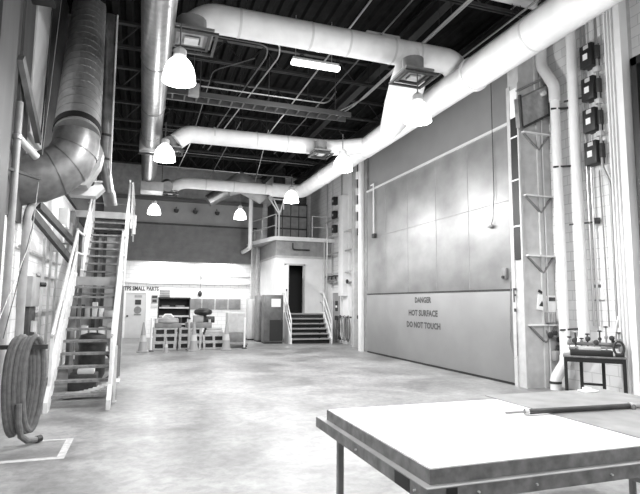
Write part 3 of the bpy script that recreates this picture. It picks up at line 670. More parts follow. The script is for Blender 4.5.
m_.build('railing', 'stringer', ul)
MB().box(-1.3, -.43, 15.12, 15.2, 3.55, 3.94).build('under_beam', 'dark', ul)
for (x, y) in ((-.62, 15.25), (-1.75, 15.2), (-.62, 18.4), (-1.75, 18.4)): MB().box(x-.06, x+.06, y-.06, y+.06, 0, 4.04).build('column', 'midgrey', ul)
MB().box(-.33, -.22, 15.2, 15.4, 3.75, 4.1, .01).cyl((-.28, 15.15, 3.55), (-.28, 15.15, 3.8), .05).build('valve_box', 'lgrey', ul)
pp = thing('partition', 'grey partition with dark studs seen through the treads of the left stair', 'partition', (-1.15, 15.33, 0))
MB().box(-1.8, -.5, 15.3, 15.36, .0, 3.6).build('panel', 'grey', pp)
for x in (-1.2, -1.0, -.62): MB().box(x-.04, x+.04, 15.2, 15.3, 0, 3.55).build('stud', 'dark', pp)
for z in (2.35, 2.9): MB().box(-1.3, -.5, 15.22, 15.28, z, z+.05).build('rail', 'midgrey', pp)
# clutter under the stair
t = thing('storage_rack', 'open metal rack with small goods seen behind the left stair', 'rack', (-.9, 14.2, 0))
for (x, y) in ((-1.55, 13.9), (-.45, 13.9), (-1.55, 14.5), (-.45, 14.5)): MB().bar((x, y, 0), (x, y, 2.0), .04).build('upright', 'lgrey', t)
for z in (.3, .8, 1.3, 1.9): MB().box(-1.57, -.43, 13.88, 14.52, z-.03, z).build('shelf', 'midgrey', t)
for k, z in enumerate((.3, .8, 1.3)):
    x = -1.5; i = 0
    while x < -.6:
        w = random.uniform(.08, .2); h = random.uniform(.15, .38)
        o = MB().box(x, x+w, 14.0, 14.3, z, z+h, .01).build('storage_box', random.choice(['white', 'dark', 'lgrey', 'paper']))
        tag(o, 'small carton on the %s shelf of the rack behind the stair' % ('lowest', 'middle', 'upper')[k], 'box', 'cartons on the %s shelf behind the stair' % ('lowest', 'middle', 'upper')[k])
        x += w + random.uniform(.02, .06); i += 1
t = thing('shop_vacuum', 'dark drum vacuum standing on the floor behind the left stair', 'vacuum', (-.85, 12.3, 0))
MB().lathe([(.24, .08), (.27, .15), (.27, .75), (.29, .78)], (-.95, 12.3, 0), 20).build('drum', 'dark', t)
MB().lathe([(.29, .78), (.3, .84), (.24, .98), (.1, 1.02)], (-.95, 12.3, 0), 20).build('lid', 'black', t)
MB().tube(rounded([(-.7, 12.2, .6), (-.55, 12.05, .5), (-.55, 12.0, .1), (-.75, 11.9, .05)], .1), .03, 8).build('hose', 'dark', t)
for k in range(3): MB().lathe([(.03, 0), (.03, .08)], (-.95+.2*math.cos(k*2.1), 12.3+.2*math.sin(k*2.1), 0), 8).build('caster', 'black', t)
t = thing('dark_crate', 'dark crate with pale pieces sitting on the floor behind the lowest treads', 'crate', (-1.15, 11.3, 0))
MB().box(-1.25, -.75, 11.0, 11.5, 0, .3, .02).build('box', 'dark', t); MB().box(-1.1, -.8, 11.05, 11.3, .3, .4, .02).build('contents', 'lgrey', t)
mt = Matrix.Translation((-.72, 10.35, 0))
m_ = MB(); n = 12
for i in range(n):
    a0, a1 = PI*.5*i/n, PI*.5*(i+1)/n
    m_.box(-.5+.9*(i/n), -.5+.9*((i+1)/n)+.01, -.25, .25, .02+.25*(1-math.cos(a0)), .05+.25*(1-math.cos(a0)), mtx=mt)
tag(m_.build('curved_sheet', 'lgrey'), 'curved pale sheet lying under the lowest treads of the left stair', 'sheet')

# ------------------------------------------------------------ left wall: pipes, box, hoses
struct('trim_12', MB().box(-1.9, -1.57, 6.2, 6.95, 0, 8.3), 'leftpanel')
t = thing('standpipe', 'pale vertical pipe on the left wall with a valve stub near the steel elbow', 'pipe', (-1.72, 8.5, 1))
MB().tube([(-1.75, 8.1, 0), (-1.75, 8.1, 4.5)], .05, 12).build('riser', 'grey', t)
MB().tube([(-1.75, 8.1, 4.0), (-1.55, 8.4, 3.8)], .055, 12).build('stub', 'lgrey', t)
MB().bar((-1.88, 7.85, 3.5), (-1.5, 8.5, 3.5), .04).build('clamp_bar', 'black', t)
MB().lathe([(.052, 0), (.066, .01), (.066, .07), (.052, .08)], (-1.75, 8.1, 3.95), 12).build('collar', 'conduit', t)
pipe('hooked_pipe', [(-1.6, 9.6, 3.4), (-1.66, 9.35, 3.35), (-1.75, 9.1, 3.1), (-1.75, 9.1, 0)], .06, 'grey', 'hooked pipe coming down the left wall from under the steel elbow', bend=.2, n=12)
pipe('wall_conduit', [(-1.86, 7.9, .7), (-1.86, 7.9, 8.0)], .018, 'conduit', 'thin conduit on the left wall left of the pale standpipe', 'conduit', n=8)
pipe('wall_conduit', [(-1.85, 9.2, 2.55), (-1.85, 13.5, 2.55)], .025, 'lgrey', 'level conduit on the white left wall above the grey call box', 'conduit', n=8)
pipe('wall_conduit', [(-1.86, 8.75, .5), (-1.86, 8.75, 3.2)], .022, 'midgrey', 'dark conduit on the left wall above the hose coil', 'conduit', n=8)
pipe('hanging_chain', [(-1.62, 9.2, 8.2), (-1.6, 9.15, 4.0), (-1.62, 8.9, 2.9), (-1.7, 7.9, 1.2)], .006, 'dark', 'thin dark hoist chain hanging from the roof over the steel elbow', 'chain', n=6)
pipe('hanging_cable', [(-1.62, 10.3, 8.2), (-1.55, 9.0, 4.6), (-1.6, 8.7, 2.6), (-1.72, 7.5, 1.3)], .006, 'conduit', 'thin pale cable slanting down past the big steel elbow', 'cable', n=6)
pipe('dotted_chain', [(-1.78, 10.25, 7.9), (-1.78, 9.9, 4.4)], .012, 'dark', 'fine chain hanging against the pale upper panel of the left wall', 'chain', n=6)
tag(MB().box(-1.88, -1.5, 8.0, 8.9, 6.4, 6.9, .02).build('dark_speaker_box', 'black'), 'black box mounted high on the left wall at the top edge', 'box')
for k, (a, b, lab) in enumerate((((-1.75, 9.9, 3.35), (-1.5, 13.0, 3.0), 'upper dark diagonal beam under the steel elbow'), ((-1.75, 9.2, 3.15), (-1.4, 12.0, 2.5), 'lower dark diagonal beam under the steel elbow'), ((-1.8, 8.2, 5.2), (-1.7, 9.3, 4.3), 'grey diagonal brace above the steel elbow'))):
    tag(MB().bar(a, b, .08, .14).build('diagonal_beam', 'dark' if k < 2 else 'midgrey'), lab, 'beam')
t = thing('wall_call_box', 'grey wall box with an open lower compartment on the white left wall', 'wall box', (-1.85, 10, 1.1))
MB().box(-1.9, -1.68, 9.5, 10.2, 1.6, 2.1, .02).build('housing', 'grey', t)
MB().box(-1.9, -1.72, 9.6, 10.15, 1.1, 1.6, .02).build('lower_pocket', 'dark', t); MB().lathe([(.06, 0), (.06, .18)], (-1.7, 9.85, 1.18), 10).build('bottle', 'lgrey', t)
MB().cyl((-1.68, 10.15, 1.98), (-1.6, 10.2, 1.98), .04).build('knob', 'black', t)
pf = MB()
for z in (1.5, 2.2): pf.bar((-1.86, 11.0, z), (-1.86, 13.2, z), .05)
for y in (11.2, 12.0, 12.8): pf.bar((-1.82, y, 0), (-1.82, y, 2.9), .05)
tag(pf.build('pipe_rack', 'lgrey'), 'pale pipe rack on the left wall behind the stair handrail', 'rack')
m_ = thing('switchgear', 'group of small pale electrical boxes on the wall left of the stair top', 'electrical box', (-1.85, 13, 2.9))
for (y, z, s_) in ((12.6, 3.0, .3), (13.2, 3.4, .35), (12.2, 2.75, .2), (13.9, 3.1, .4), (14.4, 3.6, .3)): MB().box(-1.9, -1.7, y, y+s_, z, z+s_*1.3, .01).build('box', random.choice(['white', 'lgrey', 'midgrey']), m_)
# hose coil on its bracket
hc = thing('hose_coil', 'thick dark rubber hose hung in long loops at the left edge', 'hose', (-1.35, 7.2, .1))
for i in range(5):
    cx = -1.37+.045*i; cy = 7.1+.01*i; top = 1.25+.02*math.sin(i*2.1); bot = .13+.018*math.sin(i*1.3)+.012*i
    cz = (top+bot)/2; rz = (top-bot)/2; rr = .125+.01*math.sin(i*1.7)
    pts = []
    for k in range(30):
        a = 2*PI*k/30; w_ = rr*math.cos(a)*(1+.12*math.sin(a))
        pts.append((cx+.72*w_, cy+.69*w_, cz+rz*math.sin(a)))
    MB().tube(pts, .036, 10, closed=True).build('hose_loop', 'rubber', hc)
MB().tube([(-1.3, 7.0, .5), (-1.29, 7.0, .3), (-1.26, 7.02, .13), (-1.2, 7.08, .06), (-1.12, 7.18, .045)], .036, 10).build('hose_end', 'rubber', hc)
MB().tube([(-1.12, 7.18, .045), (-1.08, 7.23, .045)], .042, 10).build('end_fitting', 'black', hc)
MB().box(-1.9, -1.05, 7.09, 7.15, 1.12, 1.17).box(-1.9, -1.84, 7.0, 7.24, .95, 1.35).build('hook_bracket', 'dark', hc)
tp = MB()
def strip(a, b, w=.09):
    a, b = V(a), V(b); d = (b-a).normalized(); s_ = V((-d.y, d.x, 0))*w/2
    tp.poly([a-s_, b-s_, b+s_, a+s_], (0, 0, .002))
strip((-1.5, 6.45, .001), (-.72, 6.45, .001)); strip((-.76, 6.495, .001), (-.76, 7.25, .001), .08); strip((-.72, 7.27, .001), (-1.15, 7.28, .001), .05)
tag(tp.build('floor_tape_outline', 'tape'), 'white tape outline on the floor beside the hose coil', 'floor tape')

# ------------------------------------------------------------ back wall: door, signs
d4 = sroot('door_4', (-.22, 25.95, 0))
dl = MB().box(-.68, .22, 25.93, 26, 0, 2.1).build('door_leaf', 'cabinetlight', d4)
MB().box(-.76, -.68, 25.9, 26, 0, 2.16).box(.22, .3, 25.9, 26, 0, 2.16).box(-.68, .22, 25.9, 26, 2.1, 2.18).build('door_frame', 'white', d4)
MB().box(-.62, -.55, 25.88, 25.93, .98, 1.06).build('handle', 'ink', dl)
m_ = MB().box(-.27, .0, 25.915, 25.93, 1.55, 1.78)
m_.build('sign_plate', 'ink', dl)
MB().box(-.3, .03, 25.92, 25.93, 1.88, 2.0).build('notice', 'grey', dl)
MB().lathe([(.17, -.01), (.17, 0)], (-.14, 25.93, 1.3), 20, 'y').box(-.3, .02, 25.92, 25.93, 1.05, 1.12).build('round_emblem', 'midgrey', dl)
sg = thing('room_sign', 'dark lettering TPS SMALL PARTS on the white wall above the small door', 'sign', (-.05, 25.97, 2.3))
text('lettering', 'TPS SMALL PARTS', 'ink', sg, (.0, 25.96, 2.31), (1,0,0), (0,0,1), 1.56, .2)
t = thing('wall_notice', 'dark framed notice with grey print right of the small door', 'notice', (.5, 25.97, 1.5))
MB().box(.45, .75, 25.97, 25.99, 1.62, 2.02).build('board', 'grey', t); MB().box(.48, .72, 25.965, 25.97, 1.86, 1.98).box(.5, .7, 25.965, 25.97, 1.66, 1.8).build('print', 'ink', t)
MB().box(.45, .75, 25.97, 25.99, 1.42, 1.52).build('lower_label', 'lgrey', t)
t = thing('hanging_wall_lamp', 'small dark fixture on a cord hanging on the bright back wall', 'fixture', (2.75, 25.9, 2.0))
MB().cyl((2.78, 26, 2.95), (2.78, 25.88, 2.95), .09, 12).build('mount', 'grey', t); MB().tube([(2.72, 25.9, 2.95), (2.7, 25.9, 2.2)], .012, 6).build('cord', 'midgrey', t)
MB().lathe([(.03, .3), (.1, .2), (.1, .1), (.04, .0)], (2.7, 25.9, 1.95), 12).build('head', 'dark', t)
pipe('wall_rail', [(3.1, 25.95, 2.95), (5.2, 25.95, 2.95)], .02, 'grey', 'thin level rail on the bright back wall right of the hanging fixture', 'rail', n=6)
t = thing('slatted_panel', 'long row of grey vertical slats low on the back wall', 'slat panel', (3.4, 25.9, 1.3))
for k in range(4):
    m_ = MB()
    for i in range(9): m_.box(2.2+k*.64+i*.064, 2.226+k*.64+i*.064, 25.9, 25.94, 1.36, 1.84)
    m_.box(2.19+k*.64, 2.79+k*.64, 25.97, 25.99, 1.34, 1.86)
    m_.build('slat_section', 'grey', t)

# dark shelf rack with box
t = thing('shelving_unit', 'dark shelving unit with pale shelf edges near the back wall', 'shelving unit', (1.3, 22.2, 0))
MB().box(.66, .7, 22.0, 22.6, 0, 1.86).box(1.88, 1.92, 22.0, 22.6, 0, 1.86).build('side_panel', 'dark', t)
MB().box(.7, 1.88, 22.55, 22.6, 0, 1.86).build('back_panel', 'black', t)
for z in (.45, .8, 1.12, 1.46): MB().box(.7, 1.88, 22.02, 22.55, z-.02, z).box(.7, 1.88, 22.0, 22.02, z-.035, z+.03).build('shelf', 'lgrey', t)
MB().box(.66, 1.92, 21.98, 22.6, 1.82, 1.88).build('top_panel', 'dark', t)
for i in range(2): tag(MB().box(.8+i*.55, 1.1+i*.6, 22.1, 22.4, 1.46, 1.56, .02).build('tool_tray', 'midgrey'), ('left dark tray on the top shelf of the shelving unit', 'right dark tray on the top shelf of the shelving unit')[i], 'tray')
t = thing('cardboard_box', 'grey box standing on top of the dark shelving unit', 'box', (.9, 22.2, 1.88))
MB().box(.7, 1.1, 22.0, 22.4, 1.88, 2.18, .01).build('box_body', 'grey', t); MB().box(.7, 1.1, 21.995, 22.0, 1.98, 2.0).box(.7, 1.1, 21.995, 22.0, 2.06, 2.08).build('band', 'lgrey', t)

# pallets
pl = thing('shipping_pallet', 'x', 'pallet', (0, 0, 0))
for x in (-.36, 0, .36):
    for y in (-.36, 0, .36): MB().box(x-.04, x+.04, y-.06, y+.06, .045, .2).build('block', 'wood', pl)
m_ = MB()
for i in range(6): m_.box(-.42, .42, -.42+i*.15, -.33+i*.15, .2, .252)
m_.build('top_boards', 'wood', pl)
m_ = MB()
for y in (-.42, -.05, .33): m_.box(-.42, .42, y, y+.1, 0, .045)
m_.build('bottom_boards', 'wood', pl)
MB().box(-.38, .38, -.3, .38, .046, .199).build('dark_filler', 'black', pl)  # added black block stands in for the dark between the pallet boards
cols = ('left', 'middle', 'right'); rows = ('bottom', 'middle', 'top')
first = True
for c in range(3):
    for r in range(3 if c < 2 else 2):
        lab = '%s pallet of the %s stack behind the traffic cones' % (rows[r] if c < 2 else ('lower', 'upper')[r], cols[c])
        p = (.86+c*.87+random.uniform(-.02, .02), 19.9, .252*r)
        if first: pl.location = p; pl['label'] = lab; pl['group'] = 'stacked shipping pallets'; first = False
        else: dup(pl, p, random.uniform(-.03, .03), lab, 'stacked shipping pallets')
PT = .756
# cargo on the pallets
t = thing('machine_casting', 'low dark machine casting with a round top on the left pallet stack', 'machine part', (.95, 19.8, PT))
MB().box(.5, 1.42, 19.5, 20.2, PT, PT+.18, .02).build('base', 'midgrey', t)
MB().lathe([(.4, 0), (.42, .05), (.36, .16), (.2, .2)], (.95, 19.85, PT+.18), 22).build('hub', 'grey', t)
for k in range(8): MB().lathe([(.03, 0), (.03, .06)], (.95+.33*math.cos(k*PI/4), 19.85+.33*math.sin(k*PI/4), PT+.3), 8).build('bolt', 'lgrey', t)
MB().tube([(.75, 19.8, PT+.38), (.85, 19.8, PT+.48), (1.05, 19.8, PT+.48), (1.15, 19.8, PT+.38)], .03, 8).build('lifting_eye', 'white', t)
t = thing('gear_motor', 'dark motor with a finned top on the middle pallet stack', 'motor', (2.1, 19.9, PT))
MB().box(1.6, 2.5, 19.5, 20.2, PT, PT+.2, .02).build('skid', 'midgrey', t)
MB().box(1.85, 2.2, 19.6, 20.0, PT+.2, PT+.45, .03).build('gearbox', 'grey', t)
MB().lathe([(.12, 0), (.3, .04), (.34, .12), (.3, .2), (.16, .26)], (2.2, 19.8, PT+.45), 16).build('finned_cap', 'black', t)
MB().cyl((2.2, 19.8, PT+.2), (2.2, 19.8, PT+.5), .13).build('shaft_housing', 'dark', t)
MB().cyl((2.3, 19.8, PT+.3), (2.62, 19.8, PT+.3), .12).build('flange', 'dark', t)
for i, (x, z, w, h, mm, lab) in enumerate(((.55, PT+.18, .12, .14, 'lgrey', 'small pale can at the left edge of the machine casting'), (1.38, PT+.18, .1, .2, 'dark', 'small dark can at the right edge of the machine casting'), (1.68, PT+.2, .14, .12, 'white', 'small white can left of the gear motor'), (2.42, PT+.2, .1, .1, 'lgrey', 'small pale can right of the gear motor'))):
    t = thing('metal_can', lab, 'can', (x, 19.7, z)); MB().lathe([(w/2, 0), (w/2, h)], (x, 19.62, z), 12).build('can_body', mm, t); MB().lathe([(w/2+.006, h), (w/2+.006, h+.012), (w*.3, h+.014)], (x, 19.62, z), 12).build('lid', 'grey', t)
t = thing('flat_carton_stack', 'low stack of pale flat cartons on the right pallets', 'cartons', (2.95, 19.8, .47))
for i in range(3): MB().box(2.25+.03*i, 2.95-.04*i, 19.5, 20.2, .506+i*.085, .585+i*.085, .01).build('carton', 'lgrey' if i % 2 else 'wood', t)
t = thing('control_cabinet', 'grey box cabinet on a dark base right of the pallets', 'cabinet', (3.6, 20.7, 0))
MB().box(3.24, 3.95, 20.5, 21.1, .52, 1.29, .01).build('body', 'cabinetlight', t); MB().box(3.26, 3.93, 20.52, 21.08, .08, .52, .01).build('base', 'midgrey', t)
MB().box(3.28, 3.58, 20.49, 20.5, .56, 1.25).box(3.61, 3.91, 20.49, 20.5, .56, 1.25).build('door_leaf', 'lgrey', t)
m_ = MB()
for x in (3.3, 3.85): m_.box(x, x+.06, 20.52, 21.08, 0, .08)
m_.build('foot', 'dark', t)
t = thing('pallet_jack', 'low dark pallet carrier on the floor in front of the grey box cabinet', 'pallet carrier', (3.4, 20.1, 0))
MB().box(3.1, 3.9, 19.7, 20.3, .1, .16).build('deck', 'midgrey', t)
for (x, y) in ((3.18, 19.78), (3.82, 19.78), (3.18, 20.22), (3.82, 20.22)): MB().lathe([(.05, -.03), (.05, .03)], (x, y, .05), 12, 'y').build('wheel', 'black', t)

# cones and posts
CL = ['grey traffic cone left of the pallets, nearest the small parts door', 'traffic cone standing in front of the middle pallet stack', 'tall traffic cone right of the pallets in front of the grey box cabinet']
cn = thing('traffic_cone', CL[0], 'traffic cone', (.12, 18.8, 0), 'traffic cones')
MB().box(-.08, .32, 18.6, 19.0, 0, .04, .01).build('base', 'conemat', cn)
MB().lathe([(.17, .04), (.15, .1), (.03, .98), (.025, 1.0)], (.12, 18.8, 0), 18).build('cone_body', 'conemat', cn)
MB().lathe([(.119, .35), (.092, .56)], (.12, 18.8, 0), 18).build('collar', 'lgrey', cn)
dup(cn, (1.8, 18.8, 0), .1, CL[1]); dup(cn, (2.95, 18.9, 0), -.1, CL[2])
c4 = dup(cn, (.86, 18.45, 0), 0, 'short traffic cone between the two left cones'); c4.scale = (.55, .55, .5)
PLb = ['slim white post with a round base beside the leftmost traffic cone', 'slim white post in front of the middle pallets', 'slim white post with a dark base beside the pale cabinets']
for i, x in enumerate((.38, 1.66, 3.68)):
    t = thing('barrier_post', PLb[i], 'post', (x, 18.9, 0), 'slim barrier posts')
    MB().lathe([(.1, 0), (.1, .02), (.04, .05)], (x, (18.9, 19.2, 19.3)[i], 0), 16).build('base', 'dark', t)
    MB().cyl((x, (18.9, 19.2, 19.3)[i], .03), (x, (18.9, 19.2, 19.3)[i], 1.08), .035).build('tube', 'white' if i != 1 else 'lgrey', t)
    MB().lathe([(.045, 0), (.045, .06)], (x, (18.9, 19.2, 19.3)[i], 1.08), 12).build('cap', 'dark' if i == 1 else 'white', t)

# ------------------------------------------------------------ cabinets by the booth
def cabinet(x0, x1, y0, y1, h, mm, label, plate=False, lower=False):
    t = thing('electrical_cabinet', label, 'cabinet', ((x0+x1)/2, (y0+y1)/2, 0))
    MB().box(x0, x1, y0, y1, .06, h, .012).build('body', mm, t); MB().box(x0+.02, x1-.02, y0+.02, y1-.02, 0, .06).build('plinth', 'black', t)
    dp = MB().box(x0+.02, x1-.02, y0-.015, y0, .12, h-.03, .004).build('door_panel', mm, t)
    MB().box(x1-.1, x1-.07, y0-.04, y0-.015, h*.45, h*.52).build('handle', 'dark', dp)
    if plate: MB().box(x0+.28, x0+.68, y0-.022, y0-.015, 1.52, 1.86).build('white_plate', 'paper', dp)
    if lower:
        MB().box(x0+.22, x1-.01, y0-.03, y0-.015, .12, .98).build('dark_lower_door', 'black', t)
    return t
cabinet(4.62, 5.03, 23.5, 24.1, 1.86, 'cabinetlight', 'pale narrow cabinet, farthest of the three left of the booth')
cabinet(4.8, 5.26, 22.4, 23.0, 2.0, 'midgrey', 'mid grey cabinet, between the pale one and the one with the white plate')
cabinet(4.88, 5.68, 21.3, 21.9, 2.02, 'cabinet', 'dark grey cabinet with a white plate, nearest of the three left of the booth', True, True)

# ------------------------------------------------------------ booth, stair, mezzanine
BX, BY, BZ = 5.66, 22.6, 4.5
w = MB()
w.box(BX, 6.12, BY, BY+.15, 0, BZ).box(6.95, XR, BY, BY+.15, 0, BZ).box(6.12, 6.95, BY, BY+.15, 3.39, BZ).box(6.12, 6.95, BY, BY+.15, 0, 1.24)
struct('wall_booth_front', w, 'white')
struct('wall_booth_side', MB().box(BX, BX+.15, BY+.15, 26, 0, BZ), 'white')
struct('trim_13', MB().box(BX-.02, XR, BY-.03, BY, 3.72, 3.82).box(BX-.03, BX, BY-.03, 26, 3.72, 3.82).box(6.05, 6.12, BY-.04, BY+.02, 1.24, 3.45).box(6.95, 7.02, BY-.04, BY+.02, 1.24, 3.45).box(6.05, 7.02, BY-.04, BY+.02, 3.39, 3.46), 'lgrey')
struct('trim_14', MB().box(BX-.01, BX, BY, 26, 3.82, 4.5).box(BX, XR, BY-.012, BY, 3.82, 4.5), 'grey')
struct('floor_booth', MB().box(BX+.15, XR, BY+.15, 26, 1.14, 1.24), 'dark')
struct('wall_booth_dark', MB().box(BX+.16, XR, 24.0, 24.1, 1.24, 4.4), 'black')  # black wall colour stands in for the darkness inside the doorway
d5 = sroot('door_5', (6.1, BY, 1.24))
MB().box(6.0, 6.05, BY-.75, BY-.05, 1.26, 3.36).build('door_leaf', 'white', d5); MB().box(5.96, 6.0, BY-.7, BY-.64, 2.2, 2.3).build('handle', 'dark', d5)
mz = thing('mezzanine_deck', 'flat mezzanine deck on top of the white booth', 'deck', (6.8, 24.3, BZ))
MB().poly([(BX-.1, BY-.2, BZ), (XR, BY-.2, BZ), (XR, 26, BZ), (4.93, 26, BZ), (4.93, 25.3, BZ)], (0, 0, .12)).build('deck_slab', 'lgrey', mz); MB().box(BX-.12, XR, BY-.24, BY-.2, BZ-.02, BZ+.16).bar((BX-.12, BY-.22, BZ+.07), (4.91, 25.3, BZ+.07), .04, .18).build('edge_beam', 'white', mz)
m_ = MB()
zz = BZ+.12
for (a, b) in (((BX-.07, BY-.15), (5.0, 25.3)), ((5.0, 25.3), (5.0, 25.9))):
    for h in (.55, 1.05): m_.tube([(a[0], a[1], zz+h), (b[0], b[1], zz+h)], .022, 6)
for p in ((BX-.07, BY-.15), (5.3, 24.0), (5.0, 25.3), (5.0, 25.9)): m_.bar((p[0], p[1], zz), (p[0], p[1], zz+1.05), .045)
m_.build('railing', 'lgrey', mz)
m_ = MB()
for h in (.55, 1.05): m_.tube([(7.3, BY-.15, zz+h), (XR, BY-.15, zz+h)], .022, 6)
for x in (7.3, 8.0): m_.bar((x, BY-.15, zz), (x, BY-.15, zz+1.05), .045)
m_.build('railing', 'lgrey', mz)
for (x, y) in ((5.1, 25.3), (5.35, 25.3)): MB().cyl((x, y, 0), (x, y, 4.45), .05).build('support_post', 'lgrey', mz)
t = thing('air_handler', 'dark air handling unit with square panels on the mezzanine', 'air handler', (6.6, 24.4, zz))
MB().box(5.85, 7.55, 24.0, 25.3, zz, zz+1.9, .02).build('casing', 'dark', t)
for i in range(4):
    for k in range(3): MB().box(5.9+i*.41, 6.26+i*.41, 23.97, 24.0, zz+.08+k*.6, zz+.6+k*.6).build('access_panel', 'midgrey', t)
MB().tube([(6.2, 24.4, zz+1.9), (6.2, 24.4, 8.3)], .3, 16).build('riser_duct', 'dark', t)
MB().box(7.0, 7.5, 24.0, 24.6, zz+1.9, zz+2.5, .02).build('top_box', 'dark', t)
t = thing('bracket_stand', 'pale metal frame on a pole at the mezzanine railing', 'stand', (5.6, 22.3, zz))
MB().cyl((5.75, 22.55, zz), (5.75, 22.55, zz+1.1), .03).build('pole', 'white', t)
m_ = MB()
for (a, b) in (((-.45, 1.75), (.2, 1.75)), ((-.45, 1.75), (-.05, 1.15)), ((.2, 1.75), (.05, 1.15)), ((-.25, 1.7), (.0, 1.2)), ((-.45, 1.75), (-.45, 2.0)), ((.2, 1.75), (.2, 1.3))): m_.bar((5.75+a[0], 22.55, zz+a[1]), (5.75+b[0], 22.55, zz+b[1]), .045)
m_.lathe([(.06, 0), (.06, .14)], (5.75, 22.55, zz+1.06), 10)
m_.build('frame', 'white', t)
bs = thing('booth_steps', 'dark steel steps with pale edges leading up to the black doorway', 'steps', (6.85, 21.5, 0))
for k in range(6):
    z = .207*(k+1); y = 21.02+.2*k; y1 = y+.22 if k < 5 else BY
    MB().box(5.98, 7.72, y, y1, z-.05, z).build('tread', 'grey', bs)
    MB().box(5.98, 7.72, y+.19 if k < 5 else y+.02, y+.2 if k < 5 else y+.04, z-.2, z-.05).build('riser', 'black', bs)
for x in (7.72, 5.93): MB().poly([(x, 20.95, 0), (x, 22.0, 0), (x, 22.6, .9), (x, 22.6, 1.3), (x, 22.0, 1.3), (x, 20.95, .2)], (.05, 0, 0)).build('stringer', 'white', bs)
for x in (5.95, 7.75):
    m_ = MB()
    for h in (.9, .5): m_.tube([(x, 21.0, .1+h), (x, 22.05, 1.25+h), (x, 22.55, 1.25+h)], .025, 8)
    m_.bar((x, 21.0, 0), (x, 21.0, 1.02), .045).bar((x, 22.05, 1.2), (x, 22.05, 2.15), .045)
    m_.build('handrail', 'white', bs)
    # supports under the top tread
MB().box(6.0, 6.06, 22.3, 22.4, 0, 1.19).box(7.64, 7.7, 22.3, 22.4, 0, 1.19).build('support_leg', 'dark', bs)

# ------------------------------------------------------------ far part of the right wall
struct('trim_15', MB().box(8.15, XR, 20.1, 20.75, 0, 8.3), 'white')
d6 = sroot('door_6', (8.25, 21.7, 0))
MB().box(8.2, XR, 21.1, 22.1, 0, 2.15).build('door_leaf', 'grey', d6); MB().box(8.17, XR, 21.0, 21.1, 0, 2.25).box(8.17, XR, 22.1, 22.2, 0, 2.25).box(8.17, XR, 21.1, 22.1, 2.15, 2.25).build('door_frame', 'white', d6)
MB().box(8.185, 8.2, 21.45, 21.75, 1.35, 1.8).box(8.185, 8.2, 21.4, 21.8, .95, 1.15).build('notice', 'ink', d6); MB().box(8.18, 8.186, 21.5, 21.7, 1.5, 1.6).build('notice_print', 'paper', d6)
tag(MB().box(7.9, XR, 18.9, 19.15, 0, 7.2, .01).build('wall_column', 'lgrey'), 'light grey column on the far right wall between the hoses and the steel door', 'column')
tag(MB().box(7.92, 8.15, 20.2, 20.7, 2.0, 6.3, .02).build('vertical_chase', 'white'), 'wide white vertical chase above the hanging hoses', 'chase')
WC = [
 ([(8.3, 23.2, 2.6), (8.3, 23.2, 7.5)], 'first thin conduit right of the mezzanine machinery'),
 ([(8.3, 22.5, 2.4), (8.3, 22.5, 7.5)], 'second thin conduit rising above the far side door'),
 ([(8.3, 21.3, 2.6), (8.3, 21.3, 7.5)], 'third thin conduit, left of the white chase'),
 ([(8.3, 19.7, .5), (8.3, 19.7, 7.2)], 'thin conduit between the chase and the grey column'),
 ([(8.3, 18.4, .5), (8.3, 18.4, 7.2)], 'thin conduit right of the grey column'),
 ([(8.05, 17.8, 3.0), (8.05, 22.4, 3.0)], 'lowest level pipe on the far right wall'),
 ([(8.05, 17.8, 3.9), (8.05, 22.4, 3.9)], 'middle level pipe on the far right wall'),
 ([(8.0, 18.0, 4.7), (8.0, 25.8, 4.7)], 'upper level pipe on the far right wall meeting the mezzanine'),
 ([(8.0, 20.8, 5.4), (8.0, 22.6, 5.4)], 'short level pipe above the mezzanine edge'),
 ([(7.85, 22.3, .0), (7.85, 22.3, 4.5)], 'vertical pipe at the right side of the booth doorway'),
 ([(7.98, 22.3, .0), (7.98, 22.3, 5.2)], 'second vertical pipe at the right side of the booth doorway'),
 ([(7.2, 22.5, 4.1), (6.4, 22.5, 4.1), (6.4, 22.5, 4.4)], 'short dark conduit above the black doorway'),
]
for i, (pts, lab) in enumerate(WC): pipe('wall_conduit', pts, .035 if i > 4 else .03, ('conduit', 'lgrey')[i % 2] if i < 11 else 'dark', lab, 'conduit', bend=.1, n=8)
tag(MB().bar((8.1, 17.8, 4.85), (8.2, 18.9, 4.3), .1, .14).bar((8.1, 17.8, 4.4), (8.2, 18.9, 4.35), .06).build('triangular_bracket', 'midgrey'), 'dark triangular bracket left of the white door post', 'bracket')
FB = ['top', 'middle', 'lowest']
for i in range(3):
    t = thing('switch_box', '%s small black box in the column of three on the far right wall' % FB[i], 'switch box', (8.2, 22.0, 6.2-.65*i), 'black boxes on the far right wall')
    z = 6.2-.65*i
    MB().box(8.15, XR, 21.9, 22.2, z, z+.36, .01).build('housing', 'black', t); MB().box(8.14, 8.15, 21.98, 22.1, z+.12, z+.22).build('tag', 'lgrey', t)
t = thing('pipe_valve', 'dark valve assembly above the far side door', 'valve', (8.1, 22.0, 2.7))
MB().cyl((8.1, 22.6, 2.7), (8.1, 21.4, 2.7), .05).build('body', 'midgrey', t)
for y in (22.5, 22.0, 21.5): MB().lathe([(.12, -.03), (.12, .03)], (8.1, y, 2.9), 12).cyl((8.1, y, 2.7), (8.1, y, 2.9), .03).build('hand_wheel', 'dark', t)
t = thing('pipe_valve', 'dark valve on a pipe right of the white chase', 'valve', (8.1, 19.3, 2.5))
MB().cyl((8.1, 20.1, 2.55), (8.1, 19.25, 2.55), .04).build('body', 'midgrey', t)
for y in (20.0, 19.35): MB().lathe([(.09, -.03), (.09, .03)], (8.05, y, 2.6), 12, 'x').build('hand_wheel', 'dark', t)
t = thing('gas_manifold', 'cluster of small dark regulators low on the wall beside the hanging hoses', 'manifold', (8.1, 18.4, .8))
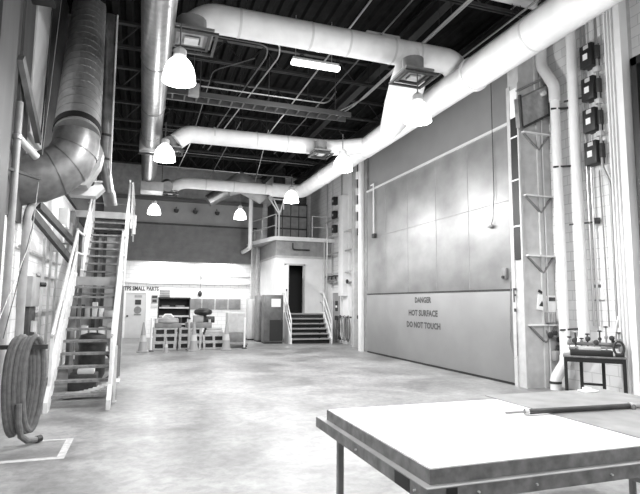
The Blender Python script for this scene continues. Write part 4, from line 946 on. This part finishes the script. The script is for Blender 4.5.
MB().cyl((8.1, 18.88, 1.3), (8.1, 17.8, 1.3), .03).build('header', 'midgrey', t)
for y in (18.0, 18.3, 18.6): MB().lathe([(.08, 0), (.1, .03), (.1, .12), (.04, .16)], (8.0, y, 1.1), 10).build('regulator', 'dark', t)
MB().box(7.95, 8.15, 17.75, 18.0, .5, 1.0, .02).build('lower_box', 'black', t)
HL = ['dark hanging hose loop nearest the far side door', 'grey hanging hose loop in the middle of the far hose group', 'dull hanging hose loop closest to the grey column']
for i, (y, mm) in enumerate(((20.6, 'dark'), (20.1, 'grey'), (19.7, 'rubber'))):
    t = thing('hanging_hose', HL[i], 'hose', (7.95, y, .2), 'hoses hung on the far right wall')
    for k in range(2):
        pts = [(7.98-.07*k, y+.16*math.cos(a)+.05*k, .68+(.5-.04*k)*math.sin(a)) for a in [2*PI*j_/20 for j_ in range(20)]]
        MB().tube(pts, .032, 8, closed=True).build('hose_loop', mm, t)
    MB().box(7.9, 8.15, y-.03, y+.03, 1.1, 1.16).build('hook', 'dark', t)

# ------------------------------------------------------------ camera, world, view
wd = bpy.data.worlds.new('world'); scene.world = wd; wd.use_nodes = True
wd.node_tree.nodes['Background'].inputs[0].default_value = (1, 1, 1, 1); wd.node_tree.nodes['Background'].inputs[1].default_value = .03
cd = bpy.data.cameras.new('camera'); cam = bpy.data.objects.new('camera', cd); COL.objects.link(cam); scene.camera = cam
cd.sensor_fit = 'HORIZONTAL'; cd.sensor_width = 36; cd.lens = 518/640*36; cd.clip_end = 200
yaw, pitch, roll = math.radians(18.9), math.radians(6.17), math.radians(.49)
f = V((math.sin(yaw)*math.cos(pitch), math.cos(yaw)*math.cos(pitch), math.sin(pitch))); r = V((math.cos(yaw), -math.sin(yaw), 0)); u = r.cross(f)
r2 = r*math.cos(roll)+u*math.sin(roll); u2 = -r*math.sin(roll)+u*math.cos(roll)
mm = Matrix((r2, u2, -f)).transposed().to_4x4(); mm.translation = V((0, 0, 1.7)); cam.matrix_world = mm
vs = scene.view_settings; vs.view_transform = 'Standard'; vs.look = 'None'; vs.gamma = 1; vs.use_curve_mapping = False; vs.exposure = .58
